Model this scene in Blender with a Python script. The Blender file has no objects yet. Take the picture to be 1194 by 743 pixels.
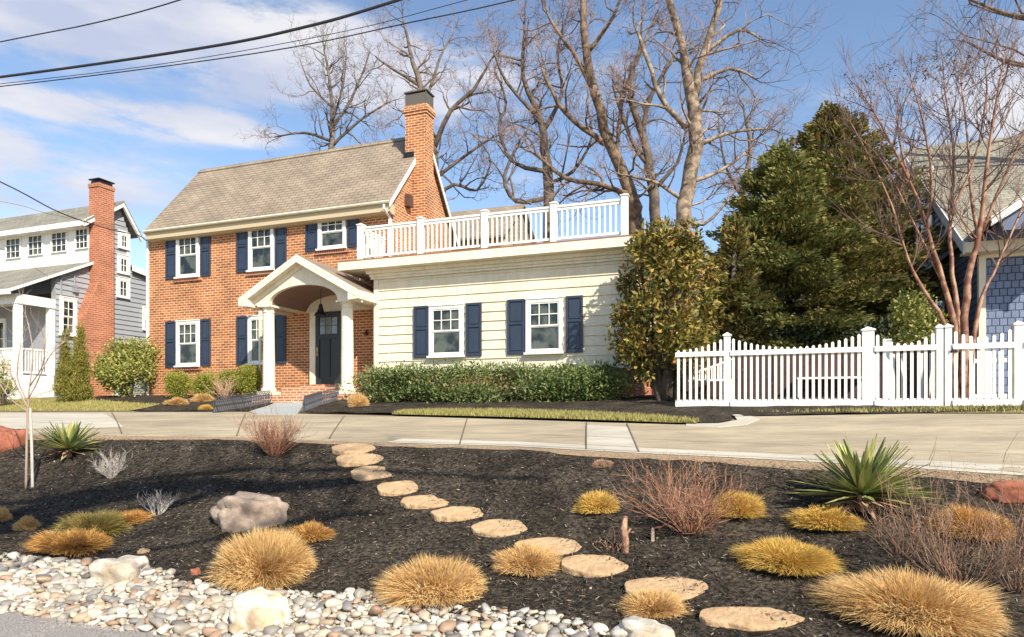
import bpy, math, random
import numpy as np
from mathutils import Vector, Matrix, noise
from mathutils.geometry import delaunay_2d_cdt
R = math.radians
random.seed(7)
rs = np.random.RandomState(11)
scene = bpy.context.scene
col = scene.collection

# ------------------------------------------------------------------ camera, world, sun, exposure
FPX, HX, HY = 780.0, 597.0, 482.0      # focal length in photo pixels, principal x, horizon y (photo is 1194 x 743)
cam_d = bpy.data.cameras.new('camera')
cam_d.sensor_width = 36.0
cam_d.lens = 36.0 * FPX / 1194.0
cam_d.shift_y = (HY - 371.5) / 1194.0
cam_d.clip_start = 0.05
cam_d.clip_end = 3000
cam = bpy.data.objects.new('camera', cam_d)
cam.rotation_euler = (R(90), 0, 0)
col.objects.link(cam)
scene.camera = cam

SUN_AZ = (0.489, -0.872)     # horizontal direction towards the sun
SUN_EL = R(37)
sun_d = bpy.data.lights.new('sun', 'SUN')
sun_d.energy = 5.0
sun_d.angle = R(0.55)
sun_d.color = (1.0, 0.92, 0.78)
sun = bpy.data.objects.new('sun', sun_d)
sv = Vector((SUN_AZ[0]*math.cos(SUN_EL), SUN_AZ[1]*math.cos(SUN_EL), math.sin(SUN_EL)))
sun.rotation_euler = sv.to_track_quat('Z', 'Y').to_euler()
sun.location = (20, -30, 30)
col.objects.link(sun)

world = bpy.data.worlds.new('World')
scene.world = world
world.use_nodes = True
scene.view_settings.view_transform = 'Standard'
scene.view_settings.look = 'None'
scene.view_settings.gamma = 1
scene.view_settings.exposure = 0.62

def pixdir(px, py):
    return Vector(((px-HX)/FPX, 1.0, -(py-HY)/FPX)).normalized()

def build_world():
    nt = world.node_tree
    N, L = nt.nodes, nt.links
    N.clear()
    out = N.new('ShaderNodeOutputWorld')
    bg = N.new('ShaderNodeBackground')
    bg.inputs['Strength'].default_value = 0.115
    L.new(bg.outputs[0], out.inputs[0])
    sky = N.new('ShaderNodeTexSky')
    sky.sky_type = 'NISHITA'
    sky.sun_disc = False
    sky.sun_elevation = SUN_EL
    sky.sun_rotation = math.atan2(SUN_AZ[0], SUN_AZ[1])
    sky.air_density = 1.0
    sky.dust_density = 0.4
    sky.ozone_density = 1.6
    tc = N.new('ShaderNodeTexCoord')
    # warp the direction a little so that cloud edges are ragged
    nz = N.new('ShaderNodeTexNoise'); nz.inputs['Scale'].default_value = 7; nz.inputs['Detail'].default_value = 8
    nz.inputs['Roughness'].default_value = 0.62
    mp = N.new('ShaderNodeMapping'); mp.inputs['Scale'].default_value = (1, 1, 3.2)
    L.new(tc.outputs['Generated'], mp.inputs[0]); L.new(mp.outputs[0], nz.inputs['Vector'])
    def math_(op, a, b=None, clamp=False):
        m = N.new('ShaderNodeMath'); m.operation = op; m.use_clamp = clamp
        for i, x in enumerate((a, b)):
            if x is None: continue
            if isinstance(x, (int, float)): m.inputs[i].default_value = x
            else: L.new(x, m.inputs[i])
        return m.outputs[0]
    total = None
    # cloud banks: centre direction (through these photo points), half width, half height, weight
    banks = [(300, 55, .34, .06, 1.2), (90, 18, .30, .055, 1.15), (470, 95, .22, .05, .95), (50, 120, .15, .020, 1.05),
             (215, 140, .13, .020, 1.15), (240, 158, .18, .02, .35), (200, 90, .07, .012, .5), (560, 150, .16, .05, .35),
             (700, 60, .2, .07, .45), (900, 125, .25, .03, .5), (640, 210, .3, .05, .35), (860, 215, .3, .05, .3),
             (1500, 40, .4, .1, 1.0), (-500, 60, .5, .08, 1.0)]
    for (px, py, rx, rz, wt) in banks:
        d = pixdir(px, py)
        side = Vector((d.y, -d.x, 0)).normalized(); up = side.cross(d)
        def dot(vec, sc):
            n = N.new('ShaderNodeVectorMath'); n.operation = 'DOT_PRODUCT'
            L.new(tc.outputs['Generated'], n.inputs[0]); n.inputs[1].default_value = vec
            return n.outputs['Value']
        a = math_('MULTIPLY', dot(side, 1), 1/rx); b = math_('MULTIPLY', math_('ADD', dot(up, 1), 0.0), 1/rz)
        q = math_('ADD', math_('POWER', math_('ABSOLUTE', a), 2.0), math_('POWER', math_('ABSOLUTE', b), 2.0))
        front = math_('GREATER_THAN', dot(d, 1), 0.2)
        g = math_('MULTIPLY', math_('MULTIPLY', math_('DIVIDE', 1.0, math_('ADD', 1.0, math_('POWER', q, 1.4))), wt), front)
        total = g if total is None else math_('MAXIMUM', total, g)
    dens = math_('MULTIPLY', total, math_('ADD', math_('MULTIPLY', math_('SUBTRACT', nz.outputs['Fac'], 0.5), 2.0), 0.74))
    mr = N.new('ShaderNodeMapRange'); mr.interpolation_type = 'SMOOTHSTEP'
    mr.inputs[1].default_value = 0.24; mr.inputs[2].default_value = 0.66; mr.inputs[3].default_value = 0; mr.inputs[4].default_value = 0.9
    L.new(dens, mr.inputs[0])
    # cloud light and grey parts
    n2 = N.new('ShaderNodeTexNoise'); n2.inputs['Scale'].default_value = 4.5; n2.inputs['Detail'].default_value = 5
    L.new(mp.outputs[0], n2.inputs['Vector'])
    cr = N.new('ShaderNodeValToRGB')
    cr.color_ramp.elements[0].position = .35; cr.color_ramp.elements[0].color = (3.3, 3.6, 4.6, 1)
    cr.color_ramp.elements[1].position = .62; cr.color_ramp.elements[1].color = (5.3, 5.2, 5.3, 1)
    L.new(n2.outputs['Fac'], cr.inputs[0])
    mx = N.new('ShaderNodeMix'); mx.data_type = 'RGBA'
    tint = N.new('ShaderNodeMix'); tint.data_type = 'RGBA'; tint.blend_type = 'MULTIPLY'; tint.inputs[0].default_value = 1
    L.new(sky.outputs[0], tint.inputs[6]); tint.inputs[7].default_value = (1.14, 1.14, 1.15, 1)
    L.new(mr.outputs[0], mx.inputs[0]); L.new(tint.outputs[2], mx.inputs[6]); L.new(cr.outputs[0], mx.inputs[7])
    L.new(mx.outputs[2], bg.inputs['Color'])
build_world()

# ------------------------------------------------------------------ frame of the houses and street (u along the fronts, v away from the street)
U = Vector((0.9394, -0.3428, 0)); V = Vector((0.3428, 0.9394, 0))
ROT = math.atan2(U.y, U.x)
PROF = [(-30, -1.6), (0, -1.56), (3.44, -1.53), (3.5, -1.5), (4.2, -1.34), (4.9, -1.2), (5.6, -1.0), (6.3, -.75), (6.9, -.5), (7.2, -.43),
        (10.6, -.13), (12.3, .0), (13.2, .1), (14.5, .25), (16, .42), (17, .48), (30, .6), (60, .8), (140, 1.2), (900, 2.0)]
PW = [p[0] for p in PROF]; PZ = [p[1] for p in PROF]
def ground(X, Y):
    w = .3428*X + .9394*Y
    xx = min(max(X, -14), 12)
    t = -.018*xx*float(np.interp(w, [4.3, 7, 8.5, 12, 14, 16, 40], [0, 1, 1, .25, 0, .5, .5]))
    if w < 4.5: t = 0
    return float(np.interp(w, PW, PZ)) + t
def on_ground(px, py, dz=0.0):
    """point of the ground seen at that point of the photo"""
    rx, rz = (px-HX)/FPX, -(py-HY)/FPX
    y = 2.0
    while y < 120:
        if rz*y < ground(rx*y, y) + dz:
            lo, hi = y-.1, y
            for _ in range(12):
                m = (lo+hi)/2
                if rz*m < ground(rx*m, m)+dz: hi = m
                else: lo = m
            return Vector((rx*hi, hi, ground(rx*hi, hi)))
        y += .1 if y < 30 else 1
    return Vector((rx*40, 40, ground(rx*40, 40)))
def at(px, py, Y):
    return Vector(((px-HX)/FPX*Y, Y, -(py-HY)/FPX*Y))

class Frame:
    """local frame of a building: origin on the ground, x along the front, y away from the street; heights measured from eye level"""
    def __init__(s, px, Y, base):
        s.o = Vector(((px-HX)/FPX*Y, Y, 0)); s.base = base
    def F(s, px, py, v=0.0):
        r = Vector(((px-HX)/FPX, 1, -(py-HY)/FPX))
        y = (v + s.o.dot(V)) / r.dot(V); P = r*y
        return ((P-s.o).dot(U), P.z - s.base)
    def G(s, px, py, sx=0.0):
        r = Vector(((px-HX)/FPX, 1, -(py-HY)/FPX))
        y = (sx + s.o.dot(U)) / r.dot(U); P = r*y
        return ((P-s.o).dot(V), P.z - s.base)
    def empty(s, name, label, cat, group=None):
        e = bpy.data.objects.new(name, None); col.objects.link(e)
        e.location = (s.o.x, s.o.y, s.base); e.rotation_euler = (0, 0, ROT)
        tag(e, label, cat, group); return e

# ------------------------------------------------------------------ object helpers
def tag(o, label=None, cat=None, group=None, kind=None):
    if label: o['label'] = label
    if cat: o['category'] = cat
    if group: o['group'] = group
    if kind: o['kind'] = kind
    return o
def empty(name, loc, label, cat, group=None, rz=0):
    e = bpy.data.objects.new(name, None); col.objects.link(e); e.location = loc; e.rotation_euler = (0, 0, rz)
    return tag(e, label, cat, group)
def link(name, me, parent=None):
    o = bpy.data.objects.new(name, me); col.objects.link(o)
    if parent is not None: o.parent = parent
    return o
def copy_tree(o, parent=None):
    c = o.copy(); col.objects.link(c); c.parent = parent
    for ch in list(o.children): copy_tree(ch, c)
    return c

class MB:
    def __init__(s): s.v = []; s.f = []; s.flat = True
    def add(s, vs, fs):
        n = len(s.v); s.v += [tuple(p) for p in vs]; s.f += [tuple(i+n for i in f) for f in fs]
    def box(s, x0, x1, y0, y1, z0, z1):
        if x0 > x1: x0, x1 = x1, x0
        if y0 > y1: y0, y1 = y1, y0
        if z0 > z1: z0, z1 = z1, z0
        s.add([(x0,y0,z0),(x1,y0,z0),(x1,y1,z0),(x0,y1,z0),(x0,y0,z1),(x1,y0,z1),(x1,y1,z1),(x0,y1,z1)],
              [(0,3,2,1),(4,5,6,7),(0,1,5,4),(1,2,6,5),(2,3,7,6),(3,0,4,7)]); return s
    def poly(s, pts): s.add(pts, [tuple(range(len(pts)))]); return s
    def prism(s, prof, ext, axis='y'):
        """prof: list of (a, z); extruded from ext[0] to ext[1] along axis; with axis y: a = x, with axis x: a = y, with axis z: prof = (x, y)"""
        n = len(prof)
        def P(p, e): return (p[0], e, p[1]) if axis == 'y' else ((e, p[0], p[1]) if axis == 'x' else (p[0], p[1], e))
        vs = [P(p, ext[0]) for p in prof] + [P(p, ext[1]) for p in prof]
        fs = [tuple(range(n)), tuple(range(2*n-1, n-1, -1))] + [(i, i+n, (i+1) % n + n, (i+1) % n) for i in range(n)]
        s.add(vs, fs); return s
    def slab(s, pts, th, d=(0, 0, -1)):
        """a plate: the polygon pts with thickness th towards d"""
        n = len(pts); d = Vector(d)*th
        vs = [Vector(p) for p in pts] + [Vector(p)+d for p in pts]
        fs = [tuple(range(n)), tuple(range(2*n-1, n-1, -1))] + [(i, i+n, (i+1) % n + n, (i+1) % n) for i in range(n)]
        s.add(vs, fs); return s
    def tube(s, pts, rad, n=6, cap=True):
        pts = [Vector(p) for p in pts]
        if not hasattr(rad, '__len__'): rad = [rad]*len(pts)
        b = len(s.v); k = len(pts)
        t0 = (pts[1]-pts[0]).normalized()
        a = t0.cross(Vector((0, 0, 1)) if abs(t0.z) < .9 else Vector((1, 0, 0))).normalized()
        for i, p in enumerate(pts):
            t = (pts[min(i+1, k-1)] - pts[max(i-1, 0)])
            t = t.normalized() if t.length > 1e-9 else t0
            a = (a - t*a.dot(t)).normalized(); c = t.cross(a)
            for j in range(n):
                an = 2*math.pi*j/n
                s.v.append(tuple(p + (a*math.cos(an) + c*math.sin(an))*rad[i]))
        for i in range(k-1):
            for j in range(n):
                s.f.append((b+i*n+j, b+i*n+(j+1) % n, b+(i+1)*n+(j+1) % n, b+(i+1)*n+j))
        if cap:
            s.f.append(tuple(b+j for j in range(n-1, -1, -1))); s.f.append(tuple(b+(k-1)*n+j for j in range(n)))
        return s
    def lathe(s, cx, cy, prof, n=24):
        """prof: (radius, z)"""
        b = len(s.v); k = len(prof)
        for r, z in prof:
            for j in range(n):
                an = 2*math.pi*j/n; s.v.append((cx+r*math.cos(an), cy+r*math.sin(an), z))
        for i in range(k-1):
            for j in range(n): s.f.append((b+i*n+j, b+i*n+(j+1) % n, b+(i+1)*n+(j+1) % n, b+(i+1)*n+j))
        s.f.append(tuple(b+j for j in range(n-1, -1, -1))); s.f.append(tuple(b+(k-1)*n+j for j in range(n)))
        return s
    def build(s, name, mat, parent=None, smooth=False, off=(0, 0, 0), bevel=0):
        ox, oy, oz = off
        me = bpy.data.meshes.new(name)
        me.from_pydata([(x-ox, y-oy, z-oz) for x, y, z in s.v], [], s.f)
        me.update()
        if len(s.f) < 60000:
            uv = me.uv_layers.new(name='UVMap')
            co = np.empty(len(me.vertices)*3, 'f'); me.vertices.foreach_get('co', co); co = co.reshape(-1, 3)
            li = np.empty(len(me.loops), 'i'); me.loops.foreach_get('vertex_index', li)
            nr = np.empty(len(me.polygons)*3, 'f'); me.polygons.foreach_get('normal', nr); nr = nr.reshape(-1, 3)
            lt = np.empty(len(me.polygons), 'i'); me.polygons.foreach_get('loop_total', lt)
            nl = np.repeat(np.abs(nr), lt, axis=0); c = co[li]
            top = nl[:, 2] > .55; fr = (~top) & (nl[:, 1] >= nl[:, 0])
            sl = np.where(nl[:, 2] > 1e-3, 1/np.maximum(nl[:, 2], .3), 1)
            u_ = np.where(top | fr, c[:, 0], c[:, 1]); v_ = np.where(top, c[:, 1]*sl, c[:, 2])
            uv.data.foreach_set('uv', np.stack([u_, v_], 1).astype('f').ravel())
        if smooth: me.polygons.foreach_set('use_smooth', [True]*len(me.polygons))
        me.materials.append(mat)
        o = link(name, me, parent)
        if bevel:
            m = o.modifiers.new('edge', 'BEVEL'); m.width = bevel; m.segments = 2; m.limit_method = 'ANGLE'
        return o

def fast(name, vs, quads, mat, parent=None, smooth=False):
    me = bpy.data.meshes.new(name)
    vs = np.asarray(vs, 'f').reshape(-1, 3); q = np.asarray(quads, 'i'); k = q.shape[1]
    me.vertices.add(len(vs)); me.vertices.foreach_set('co', vs.ravel())
    me.loops.add(q.size); me.loops.foreach_set('vertex_index', q.ravel())
    me.polygons.add(len(q)); me.polygons.foreach_set('loop_start', np.arange(0, q.size, k, dtype='i'))
    me.polygons.foreach_set('loop_total', np.full(len(q), k, 'i'))
    if smooth: me.polygons.foreach_set('use_smooth', np.ones(len(q), bool))
    me.update(calc_edges=True); me.materials.append(mat)
    return link(name, me, parent)

# ------------------------------------------------------------------ materials
def mat(name, color, rough=.6, spec=.5, var=None, metal=0, bump=None, island=None, noise_var=None, trans=None):
    """var: (second colour, noise scale, contrast); island: list of colours picked per loose piece; bump: (scale, strength)"""
    m = bpy.data.materials.new(name); m.use_nodes = True
    N, L = m.node_tree.nodes, m.node_tree.links
    b = N['Principled BSDF']
    b.inputs['Base Color'].default_value = (*color, 1); b.inputs['Roughness'].default_value = rough
    b.inputs['Specular IOR Level'].default_value = spec; b.inputs['Metallic'].default_value = metal
    tc = N.new('ShaderNodeTexCoord'); src = None
    if island:
        g = N.new('ShaderNodeNewGeometry'); r = N.new('ShaderNodeValToRGB'); r.color_ramp.interpolation = 'LINEAR'
        el = r.color_ramp.elements
        el[0].position = 0; el[0].color = (*island[0], 1); el[1].position = 1; el[1].color = (*island[-1], 1)
        for i, c in enumerate(island[1:-1]):
            e = el.new((i+1)/(len(island)-1)); e.color = (*c, 1)
        L.new(g.outputs['Random Per Island'], r.inputs[0]); src = r.outputs[0]
    if var:
        c2, sc, con = var
        n = N.new('ShaderNodeTexNoise'); n.inputs['Scale'].default_value = sc; n.inputs['Detail'].default_value = 6
        L.new(tc.outputs['Object'], n.inputs['Vector'])
        mr = N.new('ShaderNodeMapRange'); mr.inputs[1].default_value = .5-con; mr.inputs[2].default_value = .5+con
        L.new(n.outputs['Fac'], mr.inputs[0])
        mx = N.new('ShaderNodeMix'); mx.data_type = 'RGBA'; L.new(mr.outputs[0], mx.inputs[0])
        if src: L.new(src, mx.inputs[6])
        else: mx.inputs[6].default_value = (*color, 1)
        mx.inputs[7].default_value = (*c2, 1); src = mx.outputs[2]
    if src: L.new(src, b.inputs['Base Color'])
    if bump:
        n = N.new('ShaderNodeTexNoise'); n.inputs['Scale'].default_value = bump[0]; n.inputs['Detail'].default_value = 8
        L.new(tc.outputs['Object'], n.inputs['Vector'])
        bp = N.new('ShaderNodeBump'); bp.inputs['Strength'].default_value = bump[1]; bp.inputs['Distance'].default_value = .02
        L.new(n.outputs['Fac'], bp.inputs['Height']); L.new(bp.outputs[0], b.inputs['Normal'])
    if trans:
        t = N.new('ShaderNodeBsdfTranslucent'); ms = N.new('ShaderNodeMixShader'); ms.inputs[0].default_value = trans
        if src: L.new(src, t.inputs[0])
        else: t.inputs[0].default_value = (*color, 1)
        L.new(b.outputs[0], ms.inputs[1]); L.new(t.outputs[0], ms.inputs[2])
        L.new(ms.outputs[0], N['Material Output'].inputs[0])
    return m

def brick_mat(name, c1, c2, mortar, bw=.21, rh=.078, ms=.008, bumpd=.006, rough=.85, bias=0, var=None, dark=None):
    m = bpy.data.materials.new(name); m.use_nodes = True
    N, L = m.node_tree.nodes, m.node_tree.links; b = N['Principled BSDF']; b.inputs['Roughness'].default_value = rough
    b.inputs['Specular IOR Level'].default_value = .25
    uv = N.new('ShaderNodeUVMap'); uv.uv_map = 'UVMap'
    t = N.new('ShaderNodeTexBrick'); t.inputs['Scale'].default_value = 1; t.inputs['Brick Width'].default_value = bw
    t.inputs['Row Height'].default_value = rh; t.inputs['Mortar Size'].default_value = ms; t.inputs['Mortar Smooth'].default_value = .15
    t.inputs['Color1'].default_value = (*c1, 1); t.inputs['Color2'].default_value = (*c2, 1); t.inputs['Mortar'].default_value = (*mortar, 1)
    t.inputs['Bias'].default_value = bias; t.offset = .5
    L.new(uv.outputs[0], t.inputs['Vector'])
    src = t.outputs['Color']
    n = N.new('ShaderNodeTexNoise'); n.inputs['Scale'].default_value = 1.3; n.inputs['Detail'].default_value = 7; L.new(uv.outputs[0], n.inputs['Vector'])
    mr = N.new('ShaderNodeMapRange'); mr.inputs[1].default_value = .3; mr.inputs[2].default_value = .7; mr.inputs[3].default_value = .78; mr.inputs[4].default_value = 1.18
    L.new(n.outputs['Fac'], mr.inputs[0])
    hs = N.new('ShaderNodeHueSaturation'); L.new(mr.outputs[0], hs.inputs['Value']); L.new(src, hs.inputs['Color'])
    n3 = N.new('ShaderNodeTexNoise'); n3.inputs['Scale'].default_value = 55; n3.inputs['Detail'].default_value = 2; L.new(uv.outputs[0], n3.inputs['Vector'])
    mr3 = N.new('ShaderNodeMapRange'); mr3.inputs[1].default_value = .3; mr3.inputs[2].default_value = .7; mr3.inputs[3].default_value = .85; mr3.inputs[4].default_value = 1.12
    L.new(n3.outputs['Fac'], mr3.inputs[0])
    h2 = N.new('ShaderNodeHueSaturation'); L.new(mr3.outputs[0], h2.inputs['Value']); L.new(hs.outputs[0], h2.inputs['Color'])
    L.new(h2.outputs[0], b.inputs['Base Color'])
    bp = N.new('ShaderNodeBump'); bp.inputs['Distance'].default_value = bumpd; bp.inputs['Strength'].default_value = .8; bp.invert = True
    L.new(t.outputs['Fac'], bp.inputs['Height']); L.new(bp.outputs[0], b.inputs['Normal'])
    return m

M = {}
M['brick'] = brick_mat('orange_brick', (.47, .155, .045), (.27, .08, .03), (.66, .50, .32), ms=.010)
M['brick_rowlock'] = brick_mat('brick_sill', (.44, .13, .06), (.32, .09, .04), (.6, .46, .34), bw=.078, rh=.21)
M['brick_step'] = brick_mat('brick_step', (.46, .18, .08), (.36, .125, .055), (.66, .54, .40), ms=.012)
M['brick_red'] = brick_mat('red_brick', (.43, .145, .07), (.33, .10, .05), (.52, .35, .24), ms=.008)
M['shingle'] = brick_mat('roof_shingle', (.31, .245, .18), (.265, .21, .155), (.15, .12, .09), bw=.32, rh=.15, ms=.013, bumpd=.01)
M['shingle_grey'] = brick_mat('grey_roof_shingle', (.27, .25, .2), (.22, .205, .17), (.15, .14, .12), bw=.3, rh=.14, ms=.008, bumpd=.01)
M['shingle_olive'] = brick_mat('olive_roof_shingle', (.31, .29, .225), (.25, .235, .18), (.14, .13, .1), bw=.3, rh=.17, ms=.012, bumpd=.012)
M['blue_shake'] = brick_mat('blue_grey_wall_shingle', (.21, .26, .38), (.16, .20, .31), (.05, .06, .09), bw=.15, rh=.17, ms=.01, bumpd=.015)
M['white'] = mat('white_paint', (.82, .80, .745), .45, var=((.75, .73, .67), 3, .3))
M['cream'] = mat('cream_paint', (.77, .70, .55), .5, var=((.70, .635, .49), 2.2, .3))
M['siding'] = mat('cream_siding', (.75, .67, .50), .55, var=((.69, .61, .445), 1.6, .3))
M['grey_siding'] = mat('grey_siding', (.31, .32, .335), .6, var=((.27, .28, .30), 2, .3))
M['shade_blue'] = mat('gable_shade_blue', (.12, .15, .24), .6, var=((.10, .125, .20), 2, .3))  # gable end lies in shade; its darkness is put into this blue
M['shutter'] = mat('navy_shutter', (.022, .034, .062), .42, var=((.03, .043, .072), 4, .3))
M['door'] = mat('dark_door', (.018, .026, .032), .35)
M['black'] = mat('black_metal', (.012, .012, .014), .4)
M['glass'] = mat('window_glass', (.010, .014, .012), .05, spec=.7, var=((.085, .095, .075), 2.6, .07))  # paler patches put reflections and a dim interior into the pane colour
M['taupe'] = mat('vault_ceiling', (.20, .13, .10), .6)
M['shade_trim'] = mat('eave_shade_tan', (.50, .41, .26), .55)  # eave boards are lit less; that shade is put into the tan
M['deckwood'] = mat('deck_wood', (.33, .16, .08), .7, var=((.22, .11, .06), 4, .3))
M['concrete'] = mat('driveway_concrete', (.47, .385, .26), .85, var=((.37, .30, .20), .9, .16), bump=(60, .25))
M['concrete_light'] = mat('light_concrete', (.56, .51, .41), .85, var=((.48, .43, .34), 1.2, .2), bump=(60, .25))
M['joint_shadow'] = mat('joint_wire_shadow', (.14, .11, .08), .9)  # for the cross seams and for wire shadows drawn as dark strips
M['bluestone'] = mat('walkway_slab', (.40, .42, .41), .8, var=((.33, .35, .34), 2, .2))
M['gravel_tan'] = mat('tan_gravel_edge', (.42, .30, .18), .9, var=((.26, .17, .10), 30, .12), bump=(90, 1.0))
M['asphalt'] = mat('street_asphalt', (.46, .42, .38), .9, var=((.22, .19, .17), 90, .1), bump=(150, .8))
M['mulch'] = mat('mulch', (.033, .028, .022), .95, spec=.1, var=((.12, .095, .07), 26, .11), bump=(45, 1.0))
M['chip'] = mat('mulch_chip', (.03, .025, .02), .95, spec=.1, island=[(.01, .009, .008), (.034, .03, .025), (.06, .051, .042), (.02, .017, .014), (.11, .09, .07), (.36, .30, .22)])
M['soil_lawn'] = mat('winter_lawn_ground', (.27, .22, .09), .95, var=((.17, .16, .055), 1.5, .15), bump=(25, .6))
M['earth'] = mat('far_ground', (.12, .10, .05), .95, var=((.16, .10, .06), .4, .2), bump=(8, .5))
M['grass'] = mat('winter_grass', (.3, .28, .09), .8, island=[(.20, .21, .05), (.32, .29, .08), (.46, .37, .15), (.26, .25, .06)], trans=.25)
M['flag'] = mat('sandstone_pad', (.56, .375, .21), .85, var=((.44, .285, .15), 4, .14), bump=(22, .8))
M['red_rock'] = mat('red_sandstone', (.38, .13, .075), .9, var=((.28, .09, .05), 5, .2), bump=(14, .8))
M['tan_rock'] = mat('weathered_sandstone', (.48, .37, .28), .9, var=((.33, .24, .18), 4, .14), bump=(10, 1.0))
M['white_rock'] = mat('white_quartz_rock', (.68, .63, .55), .7, var=((.42, .33, .23), 4, .14), bump=(10, .9))
M['quartz'] = mat('stained_quartz_rock', (.68, .64, .56), .8, var=((.58, .44, .28), 5.5, .05), bump=(9, .9))
PEB = [(.42, .385, .32), (.52, .46, .36), (.24, .22, .20), (.42, .32, .21), (.62, .585, .51), (.32, .29, .24), (.50, .41, .30), (.17, .14, .12), (.56, .52, .44), (.36, .235, .155), (.44, .42, .38)]
M['pebbles'] = mat('river_stone', (.5, .45, .38), .65, island=PEB)
PEBM = [mat('river_stone_%s' % n, c, .6, var=(tuple(x*.75 for x in c), 25, .15)) for n, c in
        zip(['grey', 'cream', 'slate', 'ochre', 'white', 'drab', 'sand', 'brown', 'pale', 'rust', 'silver'], PEB)]
M['straw'] = mat('straw_blades', (.55, .36, .14), .7, island=[(.40, .19, .06), (.70, .46, .17), (.82, .60, .28), (.60, .34, .11), (.78, .60, .32), (.50, .26, .08)], trans=.25)
M['gold'] = mat('golden_green_blades', (.5, .36, .09), .7, island=[(.50, .22, .05), (.76, .50, .11), (.62, .44, .10), (.84, .60, .18), (.40, .33, .07), (.70, .40, .09), (.78, .54, .14)], trans=.25)
M['rustb'] = mat('rusty_blades', (.5, .28, .08), .7, island=[(.66, .36, .09), (.50, .20, .045), (.74, .50, .18), (.34, .22, .05)], trans=.3)
M['greenb'] = mat('green_tinged_blades', (.3, .25, .08), .7, island=[(.12, .14, .04), (.42, .28, .08), (.2, .2, .06), (.5, .34, .12)], trans=.3)
M['yucca'] = mat('yucca_leaves', (.1, .16, .06), .5, spec=.3, island=[(.09, .15, .05), (.30, .33, .09), (.62, .56, .22), (.09, .15, .05), (.50, .48, .15), (.12, .19, .06)], trans=.2)
M['dead'] = mat('dead_leaves', (.45, .3, .18), .7, island=[(.5, .36, .22), (.36, .2, .12), (.55, .4, .26)])
M['redtwig'] = mat('red_twigs', (.3, .1, .05), .7, island=[(.32, .10, .05), (.19, .09, .06), (.40, .16, .07), (.36, .24, .15), (.24, .08, .045)])
M['browntwig'] = mat('brown_twigs', (.2, .12, .08), .7, island=[(.2, .11, .065), (.14, .075, .05), (.3, .19, .12), (.24, .1, .05)])
M['palewig'] = mat('pale_twigs', (.5, .45, .38), .7, island=[(.55, .5, .44), (.38, .33, .28), (.6, .52, .45)])
M['bark'] = mat('grey_brown_bark', (.175, .135, .105), .9, var=((.075, .055, .042), 3, .15), bump=(12, .8))
M['bark_pale'] = mat('pale_tan_bark', (.33, .25, .175), .9, var=((.12, .085, .06), 4, .10), bump=(14, 1.0))
M['bark_brown'] = mat('warm_brown_bark', (.24, .16, .10), .9, var=((.09, .06, .04), 4, .10), bump=(14, 1.0))
M['twig'] = mat('fine_twigs', (.23, .15, .115), .85)
M['twig_grey'] = mat('fine_grey_twigs', (.17, .135, .12), .85)
M['myrtle'] = mat('cinnamon_bark', (.17, .065, .035), .6, var=((.36, .20, .12), 6, .08))
M['magnolia'] = mat('magnolia_leaves', (.1, .11, .03), .5, spec=.3, island=[(.04, .06, .015), (.12, .13, .025), (.30, .25, .05), (.07, .09, .02), (.40, .27, .06), (.15, .15, .03), (.38, .18, .05), (.05, .07, .02)], trans=.12)
M['laurel'] = mat('laurel_leaves', (.05, .09, .03), .5, spec=.3, island=[(.045, .085, .025), (.09, .14, .035), (.15, .20, .055), (.26, .28, .10), (.06, .10, .03)], trans=.15)
M['boxwood'] = mat('boxwood_leaves', (.13, .15, .03), .6, spec=.25, island=[(.17, .20, .03), (.28, .30, .045), (.38, .35, .07), (.20, .22, .04)], trans=.2)
M['holly'] = mat('yellow_green_leaves', (.14, .17, .04), .5, spec=.3, island=[(.11, .15, .03), (.22, .26, .05), (.38, .36, .09), (.46, .40, .12), (.14, .18, .04)], trans=.18)
M['cedar'] = mat('arborvitae_foliage', (.1, .12, .03), .6, spec=.2, island=[(.08, .11, .02), (.20, .20, .04), (.34, .25, .06), (.12, .15, .03)], trans=.15)
M['cypress'] = mat('cypress_foliage', (.06, .09, .03), .7, spec=.15, island=[(.055, .08, .025), (.17, .19, .06), (.31, .28, .09), (.08, .12, .035), (.38, .32, .10), (.10, .13, .035)], trans=.25)
M['cypress_brown'] = mat('bronzed_cypress_foliage', (.14, .10, .035), .7, spec=.15, island=[(.07, .09, .028), (.20, .19, .06), (.40, .25, .09), (.09, .12, .035), (.28, .24, .075), (.08, .10, .03)], trans=.25)
M['hedge_far'] = mat('far_evergreen', (.035, .05, .02), .7, island=[(.025, .04, .016), (.05, .065, .022), (.04, .055, .02)])
M['sapbark'] = mat('sapling_bark', (.34, .25, .20), .8)
M['mtwig'] = mat('dark_brown_twigs', (.13, .075, .06), .8)
M['wire'] = mat('wire', (.02, .022, .028), .5)
M['stake'] = mat('weathered_stake', (.5, .44, .38), .8)
M['wicker'] = mat('dark_wire_edging', (.055, .055, .065), .5)
M['fence_brown'] = mat('brown_stained_boards', (.085, .035, .028), .8, var=((.05, .025, .02), 5, .2))

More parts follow.
